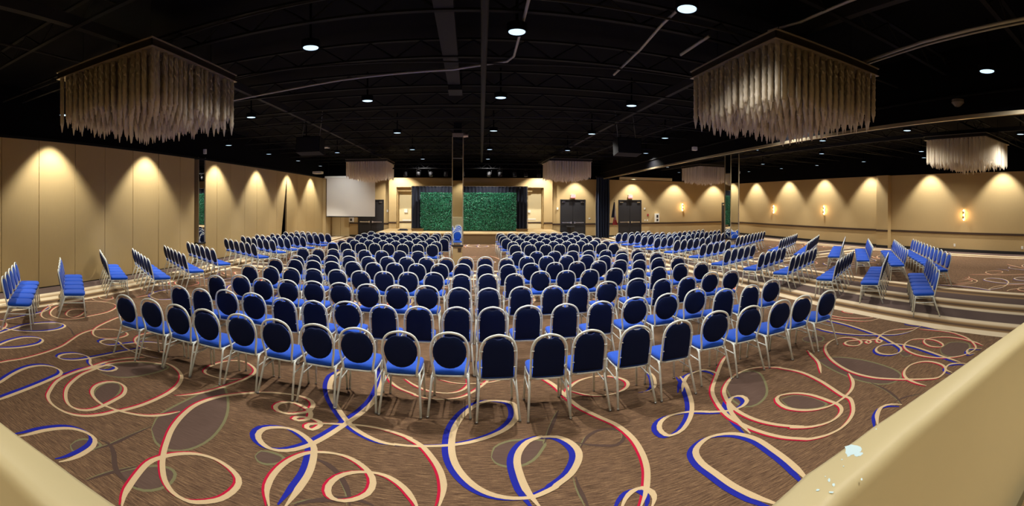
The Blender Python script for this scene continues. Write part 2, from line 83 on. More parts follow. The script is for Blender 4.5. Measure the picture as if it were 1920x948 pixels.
STROKES = [["B",0.055,[[-3.665,2.115],[-3.64,2.214],[-3.62,2.394],[-3.562,2.561],[-3.468,2.678],[-3.32,2.736],[-3.193,2.724],[-3.106,2.63],[-3.072,2.469],[-3.078,2.317],[-3.103,2.231]]],["R",0.05,[[-2.942,3.731],[-3.032,3.556],[-3.18,3.405],[-3.417,3.297],[-3.62,3.257],[-3.669,3.25],[-3.857,3.289],[-4.015,3.381],[-4.109,3.538],[-4.095,3.708],[-3.987,3.795],[-3.828,3.759],[-3.705,3.616],[-3.669,3.449],[-3.65,3.233],[-3.658,3.091],[-3.736,2.981],[-3.892,2.95],[-4.095,3.044],[-4.314,3.249],[-4.484,3.578],[-4.524,3.822],[-4.537,4.107],[-4.467,4.305],[-4.353,4.465],[-4.199,4.584],[-4.011,4.662],[-3.969,4.722],[-3.765,4.673],[-3.54,4.521],[-3.401,4.297],[-3.343,4.062],[-3.336,3.804],[-3.362,3.55],[-3.429,3.308],[-3.455,3.288],[-3.506,3.096],[-3.614,2.921],[-3.773,2.823],[-3.998,2.802],[-4.185,2.855],[-4.324,2.97],[-4.526,3.235],[-4.604,3.535],[-4.616,3.9],[-4.607,4.223],[-4.509,4.483],[-4.352,4.692]]],["B",0.055,[[-4.782,2.417],[-4.859,2.571],[-5.02,2.86],[-5.109,3.125],[-5.08,3.329],[-4.949,3.445],[-4.775,3.458],[-4.664,3.377],[-4.61,3.188],[-4.545,2.878],[-4.493,2.597],[-4.446,2.352],[-4.428,2.238]]],["B",0.045,[[-4.614,5.037],[-4.694,4.815],[-4.777,4.575],[-4.834,4.322],[-4.892,4.056],[-4.96,3.858],[-5.087,3.732],[-5.207,3.734],[-5.257,3.858],[-5.18,4.029],[-5.003,4.096],[-4.859,4.054],[-4.737,3.952],[-4.585,3.899],[-4.422,3.905],[-4.326,3.991],[-4.346,4.11],[-4.469,4.122],[-4.549,4.017],[-4.579,3.869],[-4.61,3.678],[-4.604,3.535],[-4.592,3.326]]],["B",0.05,[[-6.601,3.336],[-6.686,3.537],[-6.803,3.875],[-6.9,4.22],[-6.836,4.541],[-6.678,4.774],[-6.453,4.781],[-6.34,4.561],[-6.389,4.244],[-6.542,4.001],[-6.732,3.835],[-7.031,3.72],[-7.215,3.647]]],["B",0.05,[[-6.055,3.061],[-6.15,3.254],[-6.251,3.509],[-6.273,3.784],[-6.141,3.97],[-5.985,3.975],[-5.868,3.819],[-5.86,3.584],[-5.908,3.365],[-5.998,3.173],[-6.067,3.066]]],["R",0.04,[[-7.479,3.839],[-7.365,3.956],[-7.166,3.936],[-6.979,3.819],[-6.811,3.604],[-6.749,3.464]]],["R",0.04,[[-5.454,2.757],[-5.461,3.022],[-5.435,3.209],[-5.448,3.474],[-5.494,3.799],[-5.578,4.093],[-5.715,4.36],[-5.877,4.689],[-5.925,5.006],[-5.794,5.246],[-5.559,5.357],[-5.336,5.305],[-5.283,5.091],[-5.395,4.884],[-5.585,4.809],[-5.803,4.903],[-6.005,5.17],[-6.174,5.66],[-6.244,6.018],[-6.202,6.361]]],["B",0.045,[[-4.48,5.374],[-4.792,5.231],[-4.927,5.054],[-5.003,4.882],[-5.113,4.687],[-5.263,4.647],[-5.361,4.689],[-5.373,4.834],[-5.241,4.927],[-5.057,4.873],[-4.873,4.784],[-4.618,4.737],[-4.353,4.752],[-4.132,4.802]]],["R",0.04,[[-4.239,5.085],[-4.434,4.994],[-4.676,4.979],[-4.881,5.053],[-5.065,5.211],[-5.144,5.443],[-5.076,5.718],[-4.904,5.921]]],["R",0.04,[[-7.051,5.747],[-6.856,5.471],[-6.81,5.252],[-6.956,5.227],[-7.117,5.302],[-7.307,5.539],[-7.287,5.717],[-7.109,5.819],[-7.051,5.747]]],["R",0.04,[[-7.713,5.796],[-7.719,5.505],[-7.477,5.17],[-7.172,4.981],[-6.858,5.021],[-6.7,5.233],[-6.689,5.569],[-6.691,6.058],[-6.903,6.516],[-7.23,6.656],[-7.519,6.528],[-7.737,6.306],[-7.884,5.925],[-7.899,5.535],[-7.676,5.145],[-7.35,4.839],[-7.085,4.749],[-6.88,4.821]]],["B",0.04,[[-8.07,5.122],[-7.997,5.359],[-7.808,5.375],[-7.634,5.209],[-7.489,4.885],[-7.446,4.555],[-7.408,4.22],[-7.364,3.897]]],["R",0.035,[[-8.155,7.051],[-7.822,6.82],[-7.567,6.794],[-7.537,6.997],[-7.695,7.113]]],["R",0.035,[[-8.139,6.748],[-7.773,6.581],[-7.512,6.605],[-7.408,6.792]]],["R",0.04,[[-8.444,9.551],[-8.588,9.317],[-8.303,8.731],[-7.949,8.376],[-7.552,8.193],[-7.396,8.262],[-7.214,7.991],[-7.204,7.718],[-7.242,7.474]]],["R",0.04,[[-7.928,10.093],[-7.825,9.71],[-7.55,9.409],[-7.256,9.398],[-7.12,9.586],[-7.154,9.974],[-7.4,10.137]]],["R",0.04,[[-7.99,10.042],[-7.924,9.627],[-7.684,9.296],[-7.389,9.208],[-7.122,9.343],[-6.841,9.793],[-6.607,10.115],[-6.878,10.773],[-7.196,11.016],[-7.622,10.91],[-7.705,10.556]]],["B",0.045,[[-6.798,8.918],[-7.141,8.787],[-7.296,8.428],[-7.214,7.991],[-7.009,7.764],[-6.66,7.692],[-6.397,8.04],[-6.322,8.475]]],["R",0.055,[[-2.343,2.269],[-2.432,2.395],[-2.516,2.602],[-2.569,2.809],[-2.539,2.957],[-2.456,3.092],[-2.325,3.193],[-2.15,3.226],[-1.967,3.187],[-1.828,3.105],[-1.781,3.0],[-1.796,2.865],[-1.847,2.771],[-1.95,2.678],[-2.042,2.646],[-2.172,2.658],[-2.314,2.733],[-2.447,2.86],[-2.543,2.983],[-2.648,3.15],[-2.777,3.398],[-2.865,3.685],[-2.892,3.97],[-2.818,4.23],[-2.673,4.433],[-2.466,4.618],[-2.436,4.639],[-2.269,4.711],[-2.03,4.754],[-1.845,4.724],[-1.741,4.623],[-1.723,4.457],[-1.796,4.372],[-1.909,4.304],[-2.042,4.317],[-2.11,4.402],[-2.08,4.518],[-1.949,4.565],[-1.751,4.483],[-1.677,4.384],[-1.672,4.281],[-1.748,4.215],[-1.811,4.233],[-1.779,4.289],[-1.648,4.308],[-1.531,4.267],[-1.505,4.195],[-1.552,4.099],[-1.622,4.119],[-1.62,4.191],[-1.491,4.249],[-1.34,4.291],[-1.14,4.328],[-0.948,4.323],[-0.735,4.269],[-0.557,4.185],[-0.6,4.202],[-0.448,4.075],[-0.326,3.885],[-0.246,3.709],[-0.205,3.527],[-0.208,3.392],[-0.227,3.266]]],["R",0.04,[[-3.212,4.001],[-3.055,4.194],[-2.943,4.416],[-2.853,4.658],[-2.771,4.98],[-2.799,5.198],[-2.958,5.359],[-3.141,5.421],[-3.327,5.307],[-3.411,5.043],[-3.351,4.79],[-3.112,4.741],[-2.933,4.788],[-2.833,4.888]]],["B",0.065,[[-1.345,2.977],[-1.331,3.208],[-1.329,3.439],[-1.378,3.678],[-1.444,3.835],[-1.575,3.953],[-1.735,4.024],[-1.892,4.0],[-2.002,3.912],[-2.003,3.782],[-1.915,3.677],[-1.775,3.621],[-1.638,3.659],[-1.529,3.76],[-1.451,3.874],[-1.362,4.062],[-1.257,4.342],[-1.162,4.604],[-1.096,4.918],[-1.095,5.254],[-1.141,5.676],[-1.258,6.038]]],["B",0.065,[[-1.712,5.689],[-1.766,5.455],[-1.724,5.17],[-1.613,4.894],[-1.473,4.659],[-1.242,4.346],[-1.055,4.184],[-0.85,4.079],[-0.699,4.056],[-0.714,4.064],[-0.579,4.058],[-0.382,4.077],[-0.186,4.109],[-0.001,4.162],[0.191,4.259],[0.368,4.394],[0.488,4.583],[0.523,4.766],[0.495,4.953],[0.356,5.027],[0.193,5.024],[0.031,4.872],[-0.09,4.633],[-0.156,4.375],[-0.166,4.098],[-0.138,3.877],[-0.072,3.698],[0.034,3.535],[0.154,3.43],[0.282,3.374],[0.412,3.353],[0.523,3.363],[0.683,3.437],[0.712,3.467],[0.858,3.585],[0.971,3.763],[1.003,3.914],[0.96,4.07],[0.859,4.181],[0.724,4.205],[0.697,4.21],[0.563,4.141],[0.463,3.987],[0.425,3.818],[0.433,3.62],[0.458,3.455],[0.497,3.334],[0.543,3.218]]],["R",0.055,[[-1.453,2.925],[-1.552,3.085],[-1.593,3.278],[-1.567,3.5],[-1.467,3.681],[-1.32,3.762],[-1.136,3.774],[-0.978,3.712],[-0.84,3.593],[-0.779,3.465],[-0.791,3.33],[-0.887,3.229],[-0.997,3.191],[-1.08,3.227],[-1.117,3.329],[-1.081,3.462],[-0.977,3.557],[-0.815,3.599],[-0.666,3.568],[-0.522,3.457],[-0.418,3.312],[-0.385,3.233]]],["R",0.04,[[-1.073,5.639],[-0.99,5.459],[-0.856,5.3],[-0.651,5.161],[-0.65,5.144],[-0.475,5.071],[-0.262,5.071],[-0.067,5.152],[0.103,5.366],[0.233,5.594],[0.277,5.751]]],["R",0.04,[[-0.835,5.593],[-0.684,5.419],[-0.495,5.278],[-0.27,5.23],[-0.103,5.304],[-0.01,5.489],[-0.019,5.663]]],["R",0.035,[[-0.381,5.624],[-0.161,5.528],[0.106,5.523],[0.323,5.577],[0.591,5.73]]],["R",0.055,[[0.886,5.815],[0.966,5.613],[1.068,5.373],[1.141,5.055],[1.221,4.762],[1.378,4.469],[1.506,4.242],[1.566,3.962],[1.554,3.685],[1.503,3.455],[1.413,3.249],[1.344,3.132],[1.266,3.029]]],["R",0.045,[[1.116,5.022],[1.218,5.237],[1.416,5.452],[1.666,5.526],[1.875,5.451],[1.988,5.276],[1.952,5.106],[1.806,4.986],[1.614,4.948],[1.421,5.005],[1.237,5.171]]],["B",0.06,[[1.117,3.054],[1.19,3.158],[1.274,3.223],[1.363,3.233],[1.415,3.155],[1.401,3.072],[1.343,2.996]]],["B",0.055,[[2.7,5.113],[2.663,4.928],[2.57,4.647],[2.444,4.337],[2.287,4.088],[2.09,3.897],[1.953,3.848],[1.891,3.878],[1.88,4.001],[1.947,4.126],[2.086,4.209],[2.258,4.21],[2.406,4.158],[2.534,4.072],[2.533,4.073],[2.708,3.99],[2.895,3.985],[3.034,4.073],[3.052,4.201],[2.954,4.242],[2.835,4.159],[2.732,3.974],[2.669,3.736],[2.626,3.467]]],["B",0.05,[[2.499,4.681],[2.64,4.897],[2.811,5.092],[3.066,5.158],[3.167,5.047],[3.172,4.88]]],["B",0.04,[[2.067,4.883],[2.161,4.886],[2.277,4.985],[2.382,5.27],[2.39,5.462]]],["B",0.065,[[2.185,2.49],[2.142,2.584],[2.086,2.709],[2.026,2.909],[1.994,3.122],[1.968,3.311],[2.002,3.478],[2.111,3.583],[2.261,3.637],[2.408,3.609],[2.533,3.515],[2.613,3.337],[2.619,3.083],[2.607,2.877],[2.574,2.686],[2.531,2.518]]],["R",0.05,[[3.678,5.466],[3.416,5.21],[3.086,4.832],[2.848,4.54],[2.732,4.278],[2.648,3.934],[2.667,3.671],[2.73,3.43],[2.827,3.222],[2.957,3.061],[3.021,3.0],[3.2,2.931],[3.432,2.929],[3.71,3.039],[3.943,3.263],[3.965,3.418],[4.091,3.903],[4.113,4.295],[3.994,4.615],[4.027,4.59],[3.809,4.786],[3.569,4.831],[3.259,4.719],[3.003,4.501],[2.877,4.293],[2.803,4.025],[2.811,3.773],[2.878,3.557],[2.998,3.363],[3.14,3.198],[3.011,3.308],[3.184,3.162],[3.409,3.091],[3.624,3.14],[3.734,3.252],[3.748,3.4],[3.713,3.687],[3.593,3.868],[3.403,3.932],[3.299,3.831],[3.277,3.636],[3.403,3.448],[3.614,3.344],[3.838,3.342],[4.128,3.416],[4.349,3.563],[4.536,3.793]]],["R",0.045,[[4.791,2.725],[4.799,2.891],[4.864,3.076],[5.025,3.211],[5.284,3.273],[5.48,3.208],[5.559,3.071],[5.516,2.87],[5.353,2.744],[5.102,2.716],[4.976,2.831],[4.855,3.007],[4.729,3.222],[4.625,3.457],[4.595,3.756],[4.669,4.091],[4.821,4.414],[5.047,4.708],[5.273,4.859],[5.51,4.92],[5.718,4.855],[5.779,4.665],[5.694,4.481],[5.517,4.425],[5.432,4.526],[5.46,4.652],[5.595,4.691],[5.751,4.583],[5.848,4.485],[5.803,4.365],[5.708,4.349],[5.748,4.436],[5.864,4.44],[5.963,4.37],[5.958,4.253],[5.844,4.227],[5.893,4.318],[6.113,4.422],[6.411,4.487],[6.664,4.42],[6.795,4.268],[6.992,4.152],[7.119,4.153]]],["B",0.045,[[6.239,6.043],[6.334,5.8],[6.347,5.424],[6.301,5.054],[6.237,4.722],[6.158,4.425],[5.975,4.044],[5.823,3.785],[5.651,3.698],[5.495,3.745],[5.433,3.904],[5.515,4.055],[5.705,4.127],[5.866,4.078],[5.979,3.913],[5.995,3.637],[5.921,3.32],[5.835,3.037],[5.735,2.695]]],["B",0.04,[[5.81,5.663],[5.792,5.37],[5.866,5.044],[6.004,4.755],[6.222,4.471],[6.407,4.25],[6.691,4.145],[7.044,4.153]]],["R",0.04,[[6.564,2.671],[6.672,2.861],[6.745,3.144],[6.73,3.396],[6.599,3.593],[6.421,3.679],[6.258,3.599],[6.158,3.427],[6.213,3.258],[6.344,3.301],[6.468,3.521],[6.418,3.757],[6.258,3.876],[5.993,3.829],[5.815,3.678],[5.709,3.438],[5.711,3.202],[5.802,2.974],[5.99,2.793],[6.292,2.721],[6.512,2.793],[6.818,3.076],[6.99,3.446],[6.975,3.797],[6.901,4.098]]],["B",0.05,[[5.331,2.628],[5.397,2.766],[5.584,2.796],[5.696,2.677],[5.718,2.579]]],["B",0.065,[[3.643,2.652],[3.826,2.794],[4.011,2.863],[4.128,2.813],[4.191,2.706]]],["R",0.035,[[7.485,5.521],[7.252,5.634],[7.081,5.789],[7.048,6.004],[7.14,6.133],[7.307,6.088],[7.41,5.868]]],["R",0.035,[[6.647,6.24],[6.672,5.811],[6.882,5.45],[7.11,5.279],[7.308,5.321]]],["R",0.035,[[6.448,6.053],[6.637,5.426],[6.838,5.177],[7.149,5.137],[7.347,5.193]]],["R",0.045,[[4.805,4.862],[4.699,4.666],[4.547,4.377],[4.282,4.07]]],["B",0.05,[[6.414,2.633],[6.337,2.811],[6.178,2.792],[6.096,2.705],[6.186,2.653]]],["B",0.035,[[7.222,4.856],[7.08,4.447],[7.096,4.155],[7.067,3.847],[7.039,3.497]]]]
LEAVES = [[[-2.938,3.258],[-3.065,3.519],[-3.071,3.785],[-3.038,4.171],[-2.997,4.431],[-2.937,4.578],[-2.775,4.426],[-2.558,4.111],[-2.423,3.806],[-2.366,3.498],[-2.394,3.287],[-2.468,3.153],[-2.592,3.083],[-2.741,3.104]],[[-2.665,2.536],[-2.601,2.69],[-2.498,2.829],[-2.389,2.882],[-2.296,2.85],[-2.251,2.735],[-2.277,2.615],[-2.354,2.521],[-2.492,2.489]],[[0.201,3.919],[0.236,4.074],[0.349,4.163],[0.487,4.187],[0.726,4.141],[0.672,3.982],[0.572,3.841],[0.438,3.765],[0.316,3.776],[0.234,3.833]],[[4.612,4.467],[4.862,4.369],[5.018,4.103],[5.073,3.766],[5.029,3.382],[4.887,3.165],[4.666,3.137],[4.513,3.243],[4.439,3.515],[4.457,3.881],[4.513,4.185]],[[3.021,4.489],[3.311,4.754],[3.57,4.792],[3.665,4.643],[3.488,4.277],[3.299,4.044],[3.077,3.93],[2.927,3.962],[2.902,4.167]],[[-1.861,3.455],[-1.851,3.555],[-1.724,3.579],[-1.62,3.551],[-1.623,3.462],[-1.708,3.395],[-1.799,3.398]],[[6.115,3.231],[6.499,3.229],[6.562,2.936],[6.135,2.767],[5.893,2.86],[5.914,3.078]],[[-4.411,3.846],[-4.473,4.178],[-4.259,4.506],[-3.874,4.647],[-3.873,4.363],[-4.024,4.001],[-4.214,3.864]],[[-3.867,3.277],[-4.017,3.437],[-4.088,3.655],[-3.973,3.781],[-3.835,3.696],[-3.72,3.497],[-3.698,3.266]],[[3.365,3.849],[3.56,3.832],[3.671,3.645],[3.673,3.399],[3.526,3.398],[3.35,3.534],[3.312,3.675]],[[-3.253,2.474],[-3.279,2.558],[-3.258,2.645],[-3.165,2.7],[-3.071,2.698],[-3.069,2.593],[-3.117,2.48],[-3.172,2.437]],[[-6.889,3.981],[-6.872,4.352],[-6.634,4.711],[-6.49,4.731],[-6.409,4.432],[-6.513,4.124]],[[5.175,5.368],[5.412,5.374],[5.478,5.175],[5.315,5.021],[5.111,5.075],[5.089,5.246]],[[5.626,3.682],[5.75,3.661],[5.754,3.539],[5.614,3.478],[5.534,3.548]]]
VINES = [[0.05,[[-3.139,2.758],[-3.031,2.77],[-2.903,2.705],[-2.768,2.592],[-2.663,2.531],[-2.534,2.505],[-2.411,2.516]]],[0.04,[[-2.985,3.114],[-3.0,2.936],[-3.017,2.785],[-3.057,2.608]]],[0.04,[[-2.754,2.27],[-2.733,2.39],[-2.692,2.521],[-2.604,2.717]]],[0.03,[[-3.029,2.783],[-3.004,3.0],[-2.968,3.291]]],[0.05,[[-1.403,3.668],[-1.206,3.596],[-1.057,3.47],[-0.945,3.307],[-0.893,3.165]]],[0.06,[[-1.291,3.023],[-1.202,3.109],[-1.024,3.2],[-0.854,3.242],[-0.716,3.211]]],[0.04,[[0.984,4.713],[0.899,4.524],[0.79,4.26],[0.718,4.093]]],[0.05,[[0.889,3.538],[0.881,3.393],[0.89,3.254],[0.896,3.156]]],[0.04,[[0.999,4.061],[1.094,3.999],[1.241,3.932],[1.384,3.898],[1.489,3.991],[1.513,4.094],[1.442,4.19],[1.298,4.207],[1.157,4.124],[1.04,3.952]]],[0.04,[[4.475,3.366],[4.421,3.094],[4.308,2.858],[4.197,2.709]]],[0.04,[[4.202,2.825],[4.41,2.769],[4.559,2.669]]],[0.03,[[-6.46,4.802],[-6.165,4.703],[-5.918,4.574],[-5.76,4.655]]],[0.03,[[-5.851,3.808],[-5.678,3.721],[-5.557,3.792],[-5.575,3.985],[-5.718,4.007],[-5.826,3.87]]],[0.035,[[6.018,3.728],[6.199,3.629],[6.311,3.435],[6.194,3.223]]]]
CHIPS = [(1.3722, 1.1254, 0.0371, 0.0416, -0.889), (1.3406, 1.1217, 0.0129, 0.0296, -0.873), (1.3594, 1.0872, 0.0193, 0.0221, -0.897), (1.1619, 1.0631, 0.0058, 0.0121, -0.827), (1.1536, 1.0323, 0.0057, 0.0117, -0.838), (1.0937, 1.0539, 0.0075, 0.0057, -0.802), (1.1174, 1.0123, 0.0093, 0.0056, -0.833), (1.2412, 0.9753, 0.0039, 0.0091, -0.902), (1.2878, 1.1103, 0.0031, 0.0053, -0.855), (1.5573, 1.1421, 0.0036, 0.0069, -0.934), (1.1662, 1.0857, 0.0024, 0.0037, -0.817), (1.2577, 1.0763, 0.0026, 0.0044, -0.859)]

# ------------------------------------------------------------------ helpers
def srgb(r, g, b):
    f = lambda c: (c/255/12.92) if c/255 <= 0.04045 else ((c/255+0.055)/1.055)**2.4
    return (f(r), f(g), f(b), 1)
def mat(name, col, rough=0.6, metal=0.0, noise=0.0, scale=8.0, stretch=(1, 1, 1), bump=0.0, emit=None, spec=0.5, sheen=0.0):
    m = bpy.data.materials.new(name); m.use_nodes = True
    nt = m.node_tree; b = nt.nodes['Principled BSDF']
    b.inputs['Base Color'].default_value = col
    b.inputs['Roughness'].default_value = rough
    b.inputs['Metallic'].default_value = metal
    b.inputs['Specular IOR Level'].default_value = spec
    if sheen: b.inputs['Sheen Weight'].default_value = sheen
    if emit:
        b.inputs['Emission Color'].default_value = emit[0]; b.inputs['Emission Strength'].default_value = emit[1]
    if noise or bump:
        tc = nt.nodes.new('ShaderNodeTexCoord'); mp = nt.nodes.new('ShaderNodeMapping'); n = nt.nodes.new('ShaderNodeTexNoise')
        mp.inputs['Scale'].default_value = stretch
        n.inputs['Scale'].default_value = scale; n.inputs['Detail'].default_value = 4
        nt.links.new(tc.outputs['Object'], mp.inputs[0]); nt.links.new(mp.outputs[0], n.inputs['Vector'])
        if noise:
            mx = nt.nodes.new('ShaderNodeMix'); mx.data_type = 'RGBA'
            mx.inputs[6].default_value = tuple(c*(1-noise) for c in col[:3])+(1,)
            mx.inputs[7].default_value = tuple(min(1, c*(1+noise)) for c in col[:3])+(1,)
            nt.links.new(n.outputs['Fac'], mx.inputs[0]); nt.links.new(mx.outputs[2], b.inputs['Base Color'])
        if bump:
            bp = nt.nodes.new('ShaderNodeBump'); bp.inputs['Strength'].default_value = bump; bp.inputs['Distance'].default_value = 0.005
            nt.links.new(n.outputs['Fac'], bp.inputs['Height']); nt.links.new(bp.outputs[0], b.inputs['Normal'])
    return m
M = {}
M['wall'] = mat('tan_wallcovering', srgb(184, 158, 112), 0.75, noise=0.05, scale=60, stretch=(1, 1, .05), spec=0.25)
M['panel'] = mat('tan_partition_fabric', srgb(184, 158, 110), 0.8, noise=0.06, scale=90, stretch=(1, 1, .04), spec=0.2)
M['wall_pale'] = mat('cream_wall_paint', srgb(222, 204, 160), 0.7)
M['parapet'] = mat('cream_gloss_paint', srgb(205, 190, 146), 0.42, noise=0.03, scale=3, bump=0.03)
M['trim'] = mat('dark_wood_trim', srgb(62, 44, 32), 0.5)
M['black'] = mat('black_ceiling_paint', (0.0016, 0.0016, 0.0028, 1), 0.9, spec=0.1)
M['steel'] = mat('black_painted_steel', (0.0028, 0.0027, 0.0034, 1), 0.7, spec=0.2)
M['grey_duct'] = mat('dark_grey_duct', (0.013, 0.0125, 0.014, 1), 0.7, spec=0.25)
M['conduit'] = mat('galvanised_conduit', (0.35, 0.34, 0.33, 1), 0.45, 0.5)
M['base'] = mat('black_rubber_base', (0.012, 0.01, 0.01, 1), 0.6)
M['frame'] = mat('cream_powder_coat', srgb(238, 243, 234), 0.35, spec=0.5)
M['seat'] = mat('royal_blue_fabric', (0.010, 0.078, 0.50, 1), 0.85, noise=0.12, scale=120, bump=0.1, spec=0.2, sheen=0.15)
M['back'] = mat('navy_vinyl_back', (0.0022, 0.009, 0.052, 1), 0.75, noise=0.15, scale=150, spec=0.2)
M['foot'] = mat('steel_glide', (0.35, 0.35, 0.35, 1), 0.3, 0.9)
M['door'] = mat('charcoal_door_paint', (0.022, 0.021, 0.024, 1), 0.45)
M['chrome'] = mat('brushed_steel', (0.75, 0.74, 0.72, 1), 0.25, 1.0)
M['mirror'] = mat('mirror_glass', (0.82, 0.84, 0.82, 1), 0.015, 1.0)
M['edge'] = mat('brass_mirror_trim', (0.6, 0.5, 0.33, 1), 0.3, 0.8)
M['stage'] = mat('tan_stage_carpet', srgb(176, 150, 105), 0.95, noise=0.12, scale=40)
M['stage_face'] = mat('tan_stage_skirt', srgb(120, 96, 62), 0.9, noise=0.12, scale=40)
M['drape'] = mat('black_drape', (0.012, 0.015, 0.03, 1), 0.9)
M['curtain'] = mat('navy_curtain', (0.008, 0.018, 0.055, 1), 0.85, sheen=0.1)
M['leaf'] = mat('green_leaf', srgb(14, 92, 66), 0.5, noise=0.5, scale=9)
M['leaf2'] = mat('pale_green_leaf', srgb(42, 136, 98), 0.45)
M['leafbed'] = mat('dark_green_backing', srgb(6, 52, 38), 0.8)
M['screen'] = mat('projection_screen', srgb(214, 208, 198), 0.9)
M['white'] = mat('white_plastic', srgb(225, 222, 212), 0.5)
M['red'] = mat('red_flag', srgb(150, 25, 35), 0.8)
M['flagwhite'] = mat('white_flag', srgb(215, 210, 210), 0.8)
M['flagblue'] = mat('navy_flag', srgb(18, 20, 48), 0.8)
M['exit'] = mat('red_sign_face', srgb(255, 70, 70), 0.5, emit=((1, 0.12, 0.12, 1), 1.2))
M['lit'] = mat('lamp_diffuser', (1, 1, 1, 1), 0.5, emit=((0.50, 0.76, 1.0, 1), 0.42))
M['litdim'] = mat('lamp_diffuser_far', (1, 1, 1, 1), 0.5, emit=((0.7, 0.86, 1.0, 1), 5.0))
M['sconce'] = mat('sconce_glow', (1, .8, .5, 1), 0.5, emit=((1.0, 0.68, 0.34, 1), 6.0))
M['plate'] = mat('gold_mirror_plate', (0.26, 0.2, 0.11, 1), 0.3, 0.85)
M['sideplate'] = mat('dark_mirror_plate', (0.03, 0.024, 0.018, 1), 0.3, 0.3)
M['ceilplate'] = mat('chandelier_plate', (0.32, 0.27, 0.2, 1), 0.35, 0.4)
M['cream'] = mat('cream_carpet_yarn', srgb(208, 182, 142), 0.95, noise=0.16, scale=160, spec=0.1)
M['blue'] = mat('blue_carpet_yarn', srgb(36, 42, 152), 0.95, noise=0.15, scale=160, spec=0.1)
M['redyarn'] = mat('red_carpet_yarn', srgb(185, 28, 60), 0.95, noise=0.15, scale=160, spec=0.1)
M['taupe'] = mat('taupe_carpet_yarn', srgb(98, 78, 68), 0.95, noise=0.35, scale=24, stretch=(.25, 4, 1), spec=0.1)
M['sage'] = mat('sage_carpet_yarn', srgb(122, 118, 84), 0.95, noise=0.15, scale=120, spec=0.1)
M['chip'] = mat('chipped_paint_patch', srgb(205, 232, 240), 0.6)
M['wood'] = mat('wood_step', srgb(110, 85, 55), 0.7)
# crystal rods: milky translucent acrylic
m = bpy.data.materials.new('frosted_crystal'); m.use_nodes = True
nt = m.node_tree; b = nt.nodes['Principled BSDF']
b.inputs['Base Color'].default_value = (0.92, 0.83, 0.68, 1); b.inputs['Roughness'].default_value = 0.3
tr = nt.nodes.new('ShaderNodeBsdfTransparent'); ms = nt.nodes.new('ShaderNodeMixShader'); ms.inputs[0].default_value = 0.3
tl = nt.nodes.new('ShaderNodeBsdfTranslucent'); tl.inputs[0].default_value = (0.92, 0.86, 0.74, 1); m2 = nt.nodes.new('ShaderNodeMixShader'); m2.inputs[0].default_value = 0.5
nt.links.new(b.outputs[0], m2.inputs[1]); nt.links.new(tl.outputs[0], m2.inputs[2]); nt.links.new(m2.outputs[0], ms.inputs[1]); nt.links.new(tr.outputs[0], ms.inputs[2])
nt.links.new(ms.outputs[0], nt.nodes['Material Output'].inputs['Surface'])
M['crystal'] = m

